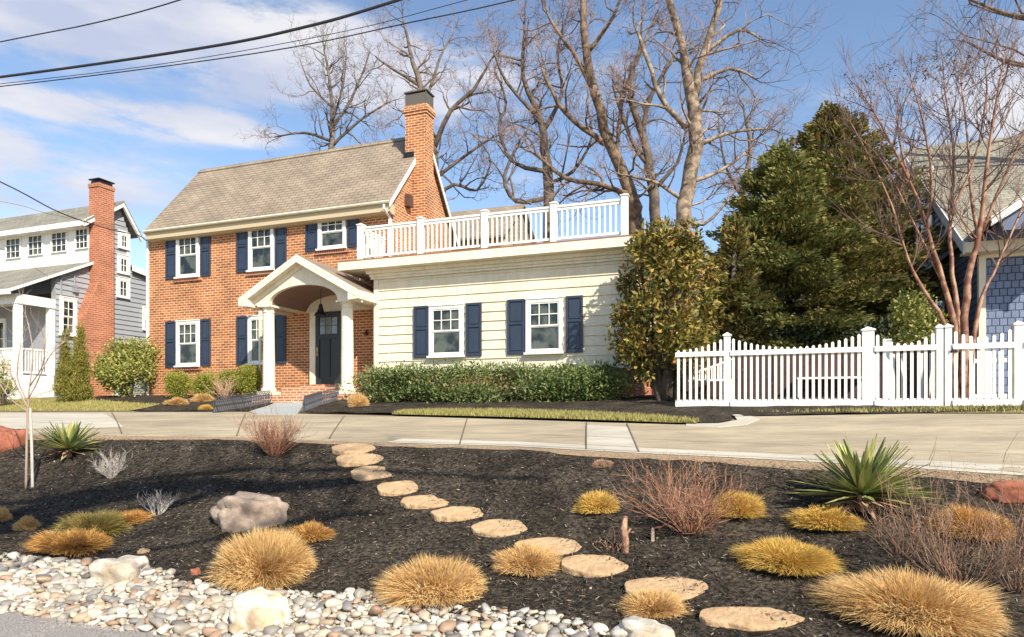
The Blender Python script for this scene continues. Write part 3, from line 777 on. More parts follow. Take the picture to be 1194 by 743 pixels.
# yuccas
def yucca(px, py, rpx, hpx, n, label, seed):
    g = on_ground(px, py); k = g.y/FPX; L0 = rpx*k
    root = empty('yucca', g, label, 'yucca', 'spiky yuccas in the front bed')
    rnd = random.Random(seed)
    for nm, cnt, mt in (('leaves', n, M['yucca']), ('dead_leaves', n//3, M['dead'])):
        vs, q = [], []
        for i in range(cnt):
            a = rnd.uniform(0, 6.283)
            if nm == 'leaves': el = math.asin(rnd.uniform(-.02, .97)); L_ = L0*rnd.uniform(.85, 1.12)*(1-.1*math.sin(el)); z0 = hpx*k*.20
            else: el = rnd.uniform(-.22, .15); L_ = L0*rnd.uniform(.4, .7); z0 = hpx*k*.14
            d = Vector((math.cos(a)*math.cos(el), math.sin(a)*math.cos(el), math.sin(el)))
            s_ = Vector((-math.sin(a), math.cos(a), 0)); up = s_.cross(d)*-1
            b = Vector((0, 0, z0))+d*.03; wd = .027 if L0 > .35 else .022
            droop = .06*L_*math.cos(el)
            prev = len(vs)
            for t, ww in ((0, .6), (.3, 1), (.65, .8), (1, .05)):
                c = b + d*L_*t - Vector((0, 0, droop*t*t*(2.2 if nm != 'leaves' else 1)))
                vs += [c-s_*wd*ww+up*.006, c, c+s_*wd*ww+up*.006]
            for t in range(3):
                j = prev+t*3
                q += [(j, j+1, j+4, j+3), (j+1, j+2, j+5, j+4)]
        fast(nm, np.array([v[:] for v in vs]), q, mt, root)
    mb = MB(); mb.tube([(0, 0, -.02), (0, 0, hpx*k*.18)], [.05, .04], 8); mb.build('trunk', M['dead'], root)
yucca(80, 534, 38, 50, 90, 'yucca of spiky green leaves beside the staked sapling', 3)
yucca(1005, 596, 74, 88, 150, 'large yucca with green and yellow striped spiky leaves near the drive', 4)

# ------------------------------------------------------------------ branches
def wiggle(p, d, L_, n, rnd, curl=.2, up=.0):
    pts = [p.copy()]
    d = d.normalized()
    for i in range(n):
        d = (d + Vector((rnd.gauss(0, curl), rnd.gauss(0, curl), rnd.gauss(0, curl)+up))).normalized()
        pts.append(pts[-1]+d*(L_/n))
    return pts, d
def branch(mbs, p, d, L_, r, lev, rnd, cfg):
    n = 4 if lev < 2 else 3
    pts, dd = wiggle(p, d, L_, n, rnd, cfg.get('curl', .22), cfg.get('up', .05))
    rad = [r*(1-.65*i/n) for i in range(n+1)]
    mbs[min(lev, len(mbs)-1)].tube(pts, rad, 5 if lev == 0 else 3, cap=False)
    if lev >= cfg['levels']: return
    kids = cfg['kids'][min(lev, len(cfg['kids'])-1)]
    for i in range(kids):
        t = rnd.uniform(.25, 1.0) if i else 1.0
        f = t*n; k = min(int(f), n-1); q = pts[k].lerp(pts[k+1], f-k)
        ax = (pts[k+1]-pts[k]).normalized()
        side = Vector((rnd.gauss(0, 1), rnd.gauss(0, 1), rnd.gauss(0, .8)+cfg.get('lift', .25))); side = (side-ax*side.dot(ax)).normalized()
        sp = rnd.uniform(.45, .95)*cfg.get('spread', 1)
        nd = (ax*math.cos(sp)+side*math.sin(sp)).normalized()
        branch(mbs, q, nd, L_*rnd.uniform(.5, .8)*cfg.get('shrink', 1), max(r*(1-.6*t)*.75, cfg.get('rmin', .006)), lev+1, rnd, cfg)

def tree(name, label, cat, base, limbs, Y, mb_mat, tw_mat, cfg, seed, group=None, part2='twigs'):
    """limbs: each a list of (px, py, width px) at distance Y; child branches are grown along them"""
    rnd = random.Random(seed)
    root = empty(name, base, label, cat, group)
    tr, tw = MB(), MB()
    for li, limb in enumerate(limbs):
        yo = rnd.uniform(-1.2, 1.2)*(cfg.get('yjit', 1)) if li else 0
        
        pts, rad = [], []
        for i, pnt in enumerate(limb):
            pnt = (pnt[0], pnt[1], pnt[2]*cfg.get('thin', 1)); t = i/(len(limb)-1)
            y = Y + yo*t
            pts.append(at(pnt[0], pnt[1], y)); rad.append(max(.007, pnt[2]/2*Y/FPX))
        # smooth + jitter
        P, Q = [], []
        for i in range(len(pts)-1):
            for j in range(3):
                t = j/3
                p0, p1, p2, p3 = pts[max(i-1, 0)], pts[i], pts[i+1], pts[min(i+2, len(pts)-1)]
                c = .5*((2*p1)+(p2-p0)*t+(2*p0-5*p1+4*p2-p3)*t*t+(3*p1-p0-3*p2+p3)*t**3)
                if j: c += Vector((rnd.gauss(0, 1), rnd.gauss(0, 1), 0))*rad[i]*.25
                P.append(c); Q.append(rad[i]+(rad[i+1]-rad[i])*t)
        P.append(pts[-1]); Q.append(rad[-1])
        tr.tube(P, Q, 8)
        total = sum((P[i+1]-P[i]).length for i in range(len(P)-1))
        nk = int(total*cfg.get('dens', 1.2)) if li else int(total*cfg.get('dens0', cfg.get('dens', 1.2)*.6))
        for k_ in range(nk+2):
            t = rnd.uniform(cfg.get('start', .2) if li == 0 else cfg.get('start2', .15), 1) if k_ > 1 else 1
            f = t*(len(P)-1); k = min(int(f), len(P)-2); q = P[k].lerp(P[k+1], f-k); r = Q[k]
            ax = (P[k+1]-P[k]).normalized()
            side = Vector((rnd.gauss(0, 1), rnd.gauss(0, .8), rnd.gauss(0, .6)+cfg.get('lift', .25))); side = (side-ax*side.dot(ax)).normalized()
            sp = rnd.uniform(.5, 1.25) if k_ > 1 else .25
            d = (ax*math.cos(sp)+side*math.sin(sp)).normalized()
            branch([tr, tw, tw], q, d, cfg['len']*rnd.uniform(.5, 1.15)*(1.1-.45*t), min(r*.55, cfg.get('rb', .05)), 0 if r > .05 else 1, rnd, cfg)
    b = Vector(base)
    tr.build('trunk', mb_mat, root, smooth=True, off=b)
    tw.build(part2, tw_mat, root, off=b)
    return root

CFG = dict(levels=3, kids=[3, 4, 4], len=2.6, dens=1.5, curl=.28, up=.05, rmin=.007, rb=.06, spread=1.1)
gb = lambda px, Y: Vector(((px-HX)/FPX*Y, Y, ground((px-HX)/FPX*Y, Y)))
grp = 'bare trees behind the brick house'
def T(px, Y, limbs, mt, tw, label, seed, **kw):
    c = dict(CFG); c.update(kw)
    b = gb(px, Y)
    ybase = HY - b.z/Y*FPX
    limbs[0] = [(limbs[0][0][0], ybase+2, limbs[0][0][2]*1.2)] + limbs[0]
    tree('bare_tree', label, 'tree', b, limbs, Y, mt, tw, c, seed, grp)
T(388, 36, [[(388, 200, 8), (387, 160, 6), (386, 110, 4), (378, 60, 2)], [(387, 150, 4), (410, 115, 3), (428, 70, 1.5)], [(387, 165, 4), (355, 155, 3), (320, 160, 1.5)],
            [(387, 125, 3), (362, 100, 2), (350, 70, 1)], [(387, 145, 3), (400, 100, 2.2), (404, 60, 1)], [(388, 170, 4), (420, 140, 3), (452, 120, 1.5)]],
  M['bark'], M['twig_grey'], 'slender bare tree rising behind the long brick house roof', 101, len=1.7, dens=1.7)
T(508, 34, [[(508, 260, 11), (507, 190, 9), (492, 110, 7), (478, 60, 4), (470, 20, 2)], [(505, 175, 7), (525, 130, 5), (552, 105, 4), (572, 70, 2)], [(490, 100, 5), (460, 82, 3), (438, 66, 1.5)],
            [(507, 235, 6), (530, 215, 4), (556, 222, 3), (572, 190, 2), (560, 165, 1.5)], [(495, 120, 4), (512, 70, 3), (528, 40, 1.5)], [(506, 210, 5), (545, 180, 3.5), (575, 160, 2)],
            [(508, 160, 4), (500, 150, 3), (468, 130, 2)]],
  M['bark'], M['twig'], 'bare tree with crooked limbs directly behind the brick chimney', 102, len=1.9, dens=1.6)
T(640, 31, [[(640, 250, 13), (638, 190, 11), (630, 140, 8), (610, 90, 5), (612, 30, 3)], [(638, 200, 6), (600, 190, 4.5), (582, 150, 4), (590, 120, 3), (578, 85, 2)], [(635, 150, 6), (655, 110, 4), (650, 60, 3), (664, 10, 2)],
            [(640, 230, 6), (602, 235, 5), (588, 205, 4), (606, 165, 3)], [(630, 140, 5), (590, 95, 3.5), (575, 55, 2)], [(639, 215, 5), (668, 200, 4), (690, 160, 2.5), (684, 120, 2)]],
  M['bark'], M['twig'], 'mid sized bare tree with low curling limbs above the deck railing', 103, len=2.0, dens=1.45)
T(742, 29, [[(742, 270, 18), (738, 235, 16), (712, 170, 13), (694, 110, 11), (683, 50, 9), (680, 0, 7), (672, -60, 4)], [(712, 170, 8), (680, 150, 6), (650, 120, 5), (632, 80, 3)], [(694, 110, 7), (668, 60, 5), (640, 20, 3), (630, -20, 2)],
            [(686, 60, 6), (715, 20, 4), (730, -30, 2)], [(738, 230, 7), (700, 215, 6), (660, 208, 5), (625, 180, 3)], [(720, 190, 5), (725, 120, 4), (745, 60, 3), (750, 10, 2)]],
  M['bark_brown'], M['twig'], 'tall bare brown tree leaning towards the chimney, beyond the deck railing', 104, len=2.2, dens=1.4)
T(765, 33, [[(765, 270, 13), (762, 220, 12), (750, 160, 9), (735, 100, 7), (755, 40, 4)], [(750, 160, 7), (760, 110, 5), (790, 60, 3)], [(760, 200, 6), (735, 160, 5), (715, 100, 3)], [(763, 220, 6), (790, 190, 4), (800, 150, 2)]],
  M['bark'], M['twig'], 'thin dark bare tree between the leaning brown tree and the pale forked tree', 105, len=2.0, dens=1.45)
T(796, 26, [[(794, 300, 19), (797, 240, 18), (812, 170, 17), (806, 110, 15), (797, 60, 10), (780, 0, 8), (772, -60, 5)], [(808, 115, 12), (822, 60, 9), (838, 10, 7), (846, -50, 4)], [(800, 150, 7), (770, 112, 6), (755, 70, 5), (740, 30, 3)],
            [(812, 170, 6), (850, 155, 4), (895, 150, 2.5)], [(805, 100, 6), (850, 80, 4), (880, 92, 2)], [(797, 215, 6), (838, 200, 4), (880, 170, 2.5)], [(824, 60, 5), (862, 35, 3.5), (885, 45, 2)],
            [(798, 235, 5), (770, 215, 4), (735, 205, 3)], [(790, 250, 6), (820, 262, 4), (850, 232, 2.5)]],
  M['bark_pale'], M['twig'], 'tallest bare tree with thick pale trunk forking above the deck end', 106, len=2.3, dens=1.45)
T(868, 33, [[(872, 290, 8), (866, 230, 7), (875, 180, 5), (868, 130, 3)], [(866, 230, 5), (845, 190, 3), (838, 140, 2)], [(868, 215, 4), (895, 185, 3), (910, 150, 2)]],
  M['bark'], M['twig_grey'], 'smaller bare tree behind the big cypress, right of the pale forked tree', 107, len=1.7, dens=1.6)
# tree whose branches reach in at the top corner
c = dict(CFG); c.update(len=2.6, dens=1.4)
b = gb(1330, 17)
tree('bare_tree', 'bare grey branches reaching in over the roof of the blue shingled house', 'tree', b,
     [[(1330, HY-b.z/17*FPX, 24), (1320, 250, 20), (1300, 100, 16), (1280, -60, 10)], [(1305, 130, 10), (1240, 85, 6), (1180, 75, 4), (1130, 50, 2)],
      [(1300, 80, 9), (1230, 30, 6), (1170, 15, 4), (1120, -5, 2)], [(1290, 20, 8), (1230, -20, 5), (1170, -30, 3)]], 17, M['bark'], M['twig_grey'], c, 108)

# crepe myrtle
c = dict(thin=.68, start2=.42, levels=2, kids=[6, 7, 4], len=1.3, dens=4.6, curl=.12, up=.12, rmin=.0036, rb=.015, spread=.6, lift=.5, yjit=.9, start=.5)
b = gb(1118, 12.9)
yb = HY-b.z/12.9*FPX
tree('crepe_myrtle', 'many stemmed reddish bare tree fanning up behind the picket fence', 'tree', b, [
    [(1112, yb, 11), (1114, 380, 10), (1100, 330, 8), (1082, 270, 7), (1062, 215, 5), (1030, 150, 3.5), (1000, 100, 1.5)],
    [(1122, yb, 13), (1124, 370, 12), (1132, 310, 10), (1141, 274, 9), (1150, 200, 6), (1160, 130, 4), (1172, 60, 2)],
    [(1120, yb, 10), (1118, 380, 9), (1110, 320, 7), (1108, 260, 6), (1112, 190, 4.5), (1104, 120, 3), (1098, 60, 1.5)],
    [(1116, yb, 9), (1102, 380, 7), (1078, 340, 6), (1058, 300, 4), (1040, 240, 3), (1012, 180, 2), (990, 140, 1.2)],
    [(1126, yb, 9), (1140, 365, 7), (1158, 320, 5), (1180, 270, 4), (1205, 210, 3), (1225, 150, 2)],
    [(1141, 274, 7), (1132, 220, 5), (1128, 160, 3.5), (1120, 90, 2)],
    [(1145, 270, 6), (1170, 210, 4.5), (1195, 150, 3), (1215, 90, 2)],
    [(1082, 270, 5), (1086, 210, 4), (1078, 150, 3), (1062, 90, 1.5)],
    [(1108, 250, 5), (1135, 190, 3.5), (1150, 120, 2.5), (1148, 70, 1.5)],
    [(1062, 215, 4), (1048, 160, 3), (1046, 110, 1.5)],
    [(1100, 330, 5), (1060, 250, 3), (1030, 190, 2), (1002, 160, 1)]], 12.9, M['myrtle'], M['mtwig'], c, 109)

_r = np.random.RandomState(9); Pm = []
for i in range(260):
    px_ = _r.uniform(985, 1230); top_ = 62+.0016*(px_-1110)**2
    q = at(px_, top_+abs(_r.randn())*34, 12.9+_r.randn()*.5)
    for k in range(7): Pm.append(np.array(q)+_r.randn(3)*.03)
myr = [o for o in bpy.data.objects if o.name.startswith('crepe_myrtle')][0]
Pm = np.array(Pm)-np.array(myr.location)
SEED = (Pm, _r, myr)

# ------------------------------------------------------------------ foliage
def leaves_np(C, D, size, rnd, aspect=.45, fold=.25):
    """rhombic leaves at centres C, pointing along D"""
    n = len(C); D = D/np.linalg.norm(D, axis=1)[:, None]
    s = np.cross(D, rnd.randn(n, 3)); s /= np.linalg.norm(s, axis=1)[:, None]
    nrm = np.cross(D, s)
    L_ = size*(.65+.7*rnd.rand(n))[:, None]
    vs = np.stack([C-D*L_*.5, C+s*L_*aspect*.5+nrm*L_*fold*.2+D*L_*.05, C+D*L_*.5, C-s*L_*aspect*.5+nrm*L_*fold*.2+D*L_*.05], 1)
    return vs.reshape(-1, 3)
fast('seed_heads', leaves_np(SEED[0], SEED[1].randn(len(SEED[0]), 3), .035, SEED[1], .7), np.arange(4*len(SEED[0])).reshape(-1, 4), M['mtwig'], SEED[2])
def shrub(name, label, cat, base, rad, h, n, leaf, mt, seed, group=None, lumps=14, lump_r=.35, aspect=.45, stem=M['bark'], bottom=0.0, upward=.3, shape='dome', rz=0, stems=7):
    rnd = np.random.RandomState(seed)
    root = empty(name, base, label, cat, group, rz)
    rx, ry = rad
    # clump centres in the volume
    Cn = []
    while len(Cn) < lumps:
        p = rnd.rand(3)*2-1; t = (p[2]+1)/2
        if shape == 'dome': ok = .35 < np.linalg.norm(p) < 1
        elif shape == 'cone':
            w_ = (1-t)**.8*.95+.05; ok = .25*w_ < math.hypot(p[0], p[1]) < w_
        elif shape == 'box': ok = max(abs(p[0]), abs(p[1]), abs(p[2])) > .5
        else: ok = True
        if ok: Cn.append(p)
    Cn = np.array(Cn)
    idx = rnd.randint(0, lumps, n)
    off_ = rnd.randn(n, 3); off_ /= np.linalg.norm(off_, axis=1)[:, None]; off_ *= (rnd.rand(n)**.45)[:, None]
    sz = lump_r*(.6+.8*rnd.rand(lumps))[idx][:, None]
    sc = np.array([rx, ry, (h-bottom)/2]); mean = np.array([min(rx, ry, h/2)]*3)*.5+sc*.5
    P = Cn[idx]*(sc-mean*lump_r*.6) + off_*sz*mean
    P[:, 2] += bottom+(h-bottom)/2
    P[:, 2] = np.maximum(P[:, 2], .02)
    D = off_ + rnd.randn(n, 3)*.5; D[:, 2] += upward
    vs = leaves_np(P, D, leaf, rnd, aspect)
    fast('foliage', vs, np.arange(4*n).reshape(-1, 4), mt, root)
    mb = MB(); r2 = random.Random(seed)
    for i in range(stems):
        c_ = Cn[r2.randrange(lumps)]*sc*.7; c_[2] += bottom+(h-bottom)/2
        a = Vector((r2.uniform(-.12, .12)*rx, r2.uniform(-.12, .12)*ry, -.05))
        e_ = Vector(c_); m_ = a.lerp(e_, .5)+Vector((0, 0, .1*h))
        mb.tube([a, m_, e_], [max(.012, .02*h), max(.008, .013*h), .006], 5)
    mb.build('trunk', stem, root, smooth=True)
    return root

# laurel hedge in front of the wing
HW = Frame(457, 18.8, .46)     # brick house frame
def house_pt(px, v):
    s_, _ = HW.F(px, 460, v); P = HW.o + U*s_ + V*v
    return Vector((P.x, P.y, ground(P.x, P.y)))
a, b2 = house_pt(421, -1.85), house_pt(737, -1.85)
mid = (a+b2)/2; half = (b2-a).length/2
shrub('laurel_hedge', 'long clipped evergreen hedge under the two wing windows', 'hedge', (mid.x, mid.y, min(a.z, b2.z, mid.z)-.05), (half, .62), .98, 26000, .085, M['laurel'], 5, lumps=150, lump_r=.42, aspect=.38, shape='box', rz=ROT, stems=26, upward=.5)

# magnolia at the wing corner
P = on_ground(775, 472); P = gb(777, 14.3)
shrub('magnolia_tree', 'bushy magnolia with yellow green and brown leaves at the wing corner', 'tree', P, (1.36, 1.2), 4.1, 17000, .13, M['magnolia'], 6, lumps=95, lump_r=.27, aspect=.42, bottom=.15, upward=.2, stems=22, shape='dome')
P = gb(735, 14.2)

# bushes by the brick house
P = house_pt(147, -1.3)
shrub('holly_bush', 'large yellow green broadleaf bush between red chimney and brick house', 'bush', house_pt(148, -.6), (1.15, .85), 1.95, 10000, .10, M['holly'], 7, lumps=50, lump_r=.4, upward=.4, bottom=.05)
for i, (px, v_, r_, h_, lb) in enumerate([(207, -.8, .45, .85, 'round yellow green boxwood under the lower corner window'), (239, -.75, .43, .82, 'round boxwood beside the lower corner window shutter'),
                                     (291, -.8, .42, .95, 'bright boxwood next to the porch downspout'), (268, -.6, .40, .85, 'boxwood partly behind the dry tan shrub')]):
    shrub('boxwood', lb, 'shrub', house_pt(px, v_), (r_, r_), h_, 9000, .042, M['boxwood'], 20+i, group='boxwoods along the brick wall', lumps=44, lump_r=.5, aspect=.6)
shrub('arborvitae', 'upright arborvitae next to the stepped red chimney', 'shrub', house_pt(93, -1.6), (.37, .37), 2.75, 11000, .075, M['cedar'], 31, shape='cone', lumps=110, lump_r=.34, upward=1.4, aspect=.3, group='arborvitae beside the grey house')
shrub('arborvitae', 'slightly shorter arborvitae beside the white porch panel', 'shrub', house_pt(77, -1.7), (.36, .36), 2.45, 11000, .075, M['cedar'], 32, shape='cone', lumps=110, lump_r=.34, upward=1.4, aspect=.3, group='arborvitae beside the grey house')
shrub('small_bush', 'low green bush at the far corner of the white porch', 'bush', house_pt(4, -2.6), (.4, .4), 1.7, 1500, .08, M['holly'], 33, lumps=14, lump_r=.5)
shrub('nandina', 'small reddish leafed shrub against the wall beside the porch column', 'shrub', house_pt(424, -1.4), (.2, .2), .95, 500, .06, M['redtwig'], 34, lumps=12, lump_r=.45)
shrub('azalea_bush', 'rounded light green bush behind the fence below the dark gable', 'bush', gb(1066, 14.3), (.85, .7), 2.25, 5000, .085, M['holly'], 35, lumps=36, lump_r=.4, bottom=.3)

# dry tan shrub in front of boxwoods, twiggy shrubs of the front bed
def twiggy(name, label, cat, base, r_, h_, n, mt, seed, thick=.006, group=None, up=.1, levels=2, spread=.8, lean=(0, 0), leafmt=None):
    rnd = random.Random(seed); root = empty(name, base, label, cat, group)
    mb = MB(); cfg = dict(levels=levels, kids=[3, 3, 3], curl=.16, up=up, rmin=thick*.45, spread=spread, lift=.4, shrink=.9)
    for i in range(n):
        a = rnd.uniform(0, 6.283); q = math.sqrt(rnd.random())
        d = Vector((math.cos(a)*q*r_+lean[0], math.sin(a)*q*r_+lean[1], h_*rnd.uniform(.6, 1)))
        branch([mb, mb, mb], Vector((math.cos(a)*r_*.12*q, math.sin(a)*r_*.12*q, -.02)), d, d.length*rnd.uniform(.55, .8), thick*rnd.uniform(.7, 1.2), 0, rnd, cfg)
    mb.build('stems', mt, root)
    return root
twiggy('ornamental_shrub', 'dry tan strappy shrub standing between the boxwoods', 'shrub', house_pt(262, -1.2), .45, .7, 45, M['dead'], 41, .012, levels=1)
g = on_ground(320, 531)
twiggy('barberry_shrub', 'dense reddish twiggy shrub at the edge of the drive beyond the boulder', 'shrub', g, .34, .44, 100, M['redtwig'], 42, .0045, levels=2, spread=.6)
g = on_ground(805, 622)
twiggy('red_twig_shrub', 'wide tangled red stemmed bare shrub in the middle of the mulch slope', 'shrub', g, .48, .50, 75, M['redtwig'], 43, .0042, spread=.8, up=.02)
g = on_ground(765, 628)
g = on_ground(1120, 690)
twiggy('brown_twig_shrub', 'tall wispy brown bare shrub around the orange grass clump', 'shrub', g, .5, .66, 36, M['browntwig'], 45, .004, spread=.7)
g = on_ground(1185, 688)
twiggy('brown_twig_shrub', 'wispy brown bare shrub at the picture edge below the red boulder', 'shrub', g, .4, .62, 26, M['browntwig'], 46, .004, spread=.7)
g = on_ground(1050, 650)
twiggy('brown_twig_shrub', 'sparse brown twigs between the large yucca and the huge pale clump', 'shrub', g, .34, .42, 14, M['browntwig'], 47, .0035, spread=.7)
g = on_ground(130, 558)
twiggy('pale_twig_shrub', 'low pale grey leafless shrub below the yucca near the sapling', 'shrub', g, .26, .28, 30, M['palewig'], 48, .004)
g = on_ground(183, 600)
twiggy('pale_twig_shrub', 'small whitish leafless shrub above the little rusty clump', 'shrub', g, .2, .22, 22, M['palewig'], 49, .0045)
g = on_ground(730, 645)
twiggy('dead_perennial', 'broken brown stalks around the little upright stump', 'plant', g+Vector((-.1, .05, 0)), .25, .16, 14, M['browntwig'], 50, .004, levels=1)
# stump and short stake
mb = MB()
P = on_ground(728, 646)
mb.tube([(0, 0, -.03), (.01, 0, .1), (-.005, 0, .2), (.012, 0, .30)], [.035, .028, .03, .014], 9)
mb.tube([(.0, 0, .12), (.05, .01, .2)], [.014, .008], 6)
o = mb.build('stump', mat('stump_wood', (.20, .095, .06), .8, var=((.42, .26, .16), 22, .1), bump=(30, .8)), smooth=True); o.location = P; tag(o, 'short upright brown wood stump beside a notched stepping stone', 'stump')
mb = MB(); mb.prism([(-.013, 0), (.013, 0), (.012, .10), (0, .12), (-.012, .10)], (-.008, .008))
o = mb.build('marker_peg', M['tan_rock']); o.location = on_ground(761, 632); tag(o, 'short weathered wooden peg in the mulch beyond the stump', 'peg')

# young tree with stake
g = on_ground(31, 571)
c = dict(thin=.62, levels=2, kids=[3, 3, 3], len=.5, dens=4.0, curl=.14, up=.1, rmin=.002, rb=.005, spread=.7, lift=.4, yjit=.3, start=.62)
Yb = g.y
tree('sapling', 'young bare sapling with thin pinkish stem rising above the lawn', 'tree', g, [
    [(30, 571, 4.5), (31, 530, 4), (32, 490, 3.6), (33, 462, 3), (36, 440, 2.2), (38, 405, 1.8), (30, 368, .8)],
    [(32, 475, 3), (18, 448, 2), (5, 420, 1.3), (-4, 400, .7)], [(33, 465, 3), (46, 440, 2), (58, 415, 1.3), (75, 398, .7)],
    [(35, 450, 2.2), (50, 425, 1.5), (52, 395, .8)], [(33, 470, 2), (20, 440, 1.4), (24, 405, .8)], [(32, 480, 2), (12, 465, 1.4), (-2, 445, .8)]],
     Yb, M['sapbark'], M['sapbark'], c, 110)
mb = MB(); P = on_ground(38, 569)
mb.tube([(0, 0, -.05), (-.012, 0, .55), (-.03, 0, .98)], [.017, .016, .015], 7)
mb.tube([(-.06, -.012, .70), (-.02, -.022, .71), (0.0, 0, .7)], .004, 5)
o = mb.build('stake', M['stake']); o.location = P; tag(o, 'pale wooden stake beside the young sapling', 'stake')

# big evergreens behind the fence
def conifer(px, Y, top, wpx, mt, label, seed, n=1500, group='large evergreens behind the picket fence', lean=0, base_w=1.0, shape_pow=.78, sub=34, leaf=.16):
    rnd = np.random.RandomState(seed); base = gb(px, Y); h = -(top-HY)/FPX*Y - base.z; Rm = wpx/2*Y/FPX
    root = empty('cypress_tree', base, label, 'tree', group)
    Ps, Ds = [], []
    for i in range(n):
        t = rnd.rand()**1.1*.97+.01; a = rnd.rand()*6.283
        prof = min(1, (1-t)**shape_pow*1.22)*min(1, .8+t*1.5)
        lob = 1+.30*noise.noise(Vector((math.cos(a)*1.6, math.sin(a)*1.6, t*5+seed)))
        Lb = Rm*prof*lob*(.72+.42*rnd.rand())+.12
        rise = .25+.55*t+.25*rnd.randn()*.4
        o_ = np.array([math.cos(a), math.sin(a), 0]); sd = np.array([-math.sin(a), math.cos(a), 0]); up = np.array([0, 0, 1.])
        m = int(sub*(.35+.65*prof))
        u = .30+.72*rnd.rand(m)**.8
        wdt = (.10+.34*np.sin(np.clip((u-.2)/.85, 0, 1)*3.0)**.7)*(.45+.75*prof)
        lat = (rnd.rand(m)*2-1)*wdt
        z = t*h + Lb*u*rise*.55 - .25*Lb*u*u*(1-t) + .06*rnd.randn(m) - np.abs(lat)*.30
        Ps.append(o_*(Lb*u)[:, None] + sd*lat[:, None] + up*z[:, None] + np.array([lean*t*h, 0, 0]))
        Ds.append(o_ + sd*(np.sign(lat)*.75)[:, None] + up*(rise*.6+.25*rnd.randn(m))[:, None] + rnd.randn(m, 3)*.22)
    for i in range(14):      # leader tips
        z0 = h*(.93+.06*rnd.rand()); q = rnd.randn(2)*.12
        m = 40; u = rnd.rand(m); Ps.append(np.stack([lean*h+q[0]+rnd.randn(m)*.10*(1-u), q[1]+rnd.randn(m)*.10*(1-u), z0+u*.45-.1], 1)); Ds.append(np.stack([rnd.randn(m)*.5, rnd.randn(m)*.5, 1+0*u], 1))
    P_, D_ = np.concatenate(Ps), np.concatenate(Ds)
    P_[:, 2] = np.maximum(P_[:, 2], .05)
    vs = leaves_np(P_, D_, leaf, rnd, .34)
    fast('crown', vs, np.arange(len(vs)).reshape(-1, 4), mt, root)
    mb = MB(); mb.tube([(0, 0, -.1), (lean*h*.5, 0, h*.5), (lean*h*.97, 0, h*.97)], [.22, .12, .03], 8)
    rr_ = random.Random(seed)
    for i in range(26):
        z = rr_.uniform(.08, .9)*h; an = rr_.uniform(0, 6.28); l_ = Rm*min(1, (1-z/h)**shape_pow)*.8
        mb.tube([(lean*z, 0, z), (lean*z+math.cos(an)*l_*.5, math.sin(an)*l_*.5, z+.1*l_), (lean*z+math.cos(an)*l_, math.sin(an)*l_, z+.3*l_)], [.05, .035, .012], 5)
    mb.build('trunk', M['bark'], root, smooth=True)
    return root
conifer(912, 18.5, 172, 235, M['cypress'], 'dark green cypress nearest the magnolia, with feathery pointed tips', 61, 420, sub=260)
conifer(968, 19.6, 130, 300, M['cypress_brown'], 'taller cypress with bronzed brown upper foliage beside the gabled house', 62, 520, shape_pow=.8, sub=270)
conifer(1012, 19.2, 215, 130, M['cypress'], 'shaded evergreen filling the gap before the blue gable', 63, 240, sub=220)
conifer(856, 17.5, 262, 80, M['cypress_brown'], 'small yellowish evergreen between magnolia and dark cypress', 64, 150, sub=170)

# background greenery and trees on the skyline that close the view
shrub('evergreen_thicket', 'low dark thicket of evergreens closing the yard behind the fence', 'bush', gb(930, 16.9), (3.0, .8), 1.9, 9000, .14, M['hedge_far'], 71, lumps=60, lump_r=.4, shape='box', rz=ROT)

# ------------------------------------------------------------------ wires
def wire(name, pts, r, label, group='overhead wires', sag=0):
    P = [at(*p) for p in pts]; out = []
    if len(P) == 2:
        for i in range(25):
            t = i/24; q = P[0].lerp(P[1], t); q.z -= sag*4*t*(1-t); out.append(q)
    else:
        for i in range(len(P)-1):
            for j in range(6):
                t = j/6; p0, p1, p2, p3 = P[max(i-1, 0)], P[i], P[i+1], P[min(i+2, len(P)-1)]
                out.append(.5*((2*p1)+(p2-p0)*t+(2*p0-5*p1+4*p2-p3)*t*t+(3*p1-p0-3*p2+p3)*t**3))
        out.append(P[-1])
    mb = MB(); mb.tube(out, r, 6); o = mb.build(name, M['wire'], smooth=True); tag(o, label, 'wire', group)
wire('power_line', [(-300, 110, 14), (0, 49, 12), (110, 27, 11), (210, 0, 10.3), (420, -70, 9)], .010, 'short black wire crossing the top corner, highest of the lines')
wire('power_line', [(-300, 126, 12), (0, 90, 10.5), (230, 57, 9.5), (350, 33, 9), (465, 0, 8.6), (800, -110, 7.5)], .019, 'thickest black cable crossing the sky above the brick house')
wire('power_line', [(-300, 130, 12.5), (0, 101, 11), (300, 62, 10), (480, 26, 9.4), (600, 0, 9), (900, -75, 8)], .008, 'thin wire just below the thick cable, meeting the top edge farthest along')
wire('power_line', [(-300, 132, 12.5), (0, 98, 11), (200, 73, 10.2), (400, 37, 9.6), (545, 0, 9.1), (900, -95, 8)], .005, 'faint hair thin wire running between the thick cable and its lower neighbour')
wire('service_line', [(-250, 100, 12), (0, 212, 17), (70, 248, 19), (130, 268, 20.5), (160, 274, 21.3), (171, 281, 21.6)], .016, 'dark service cable sloping down to the brick house corner')
wire('service_line', [(-250, 200, 16), (0, 235, 19), (60, 250, 20), (172, 272, 21.7)], .005, 'faint thin line below the service cable')
wire('service_line', [(-200, 240, 17), (0, 290, 20), (60, 325, 21.5), (110, 342, 23)], .006, 'thin line crossing the lower roof of the grey house')

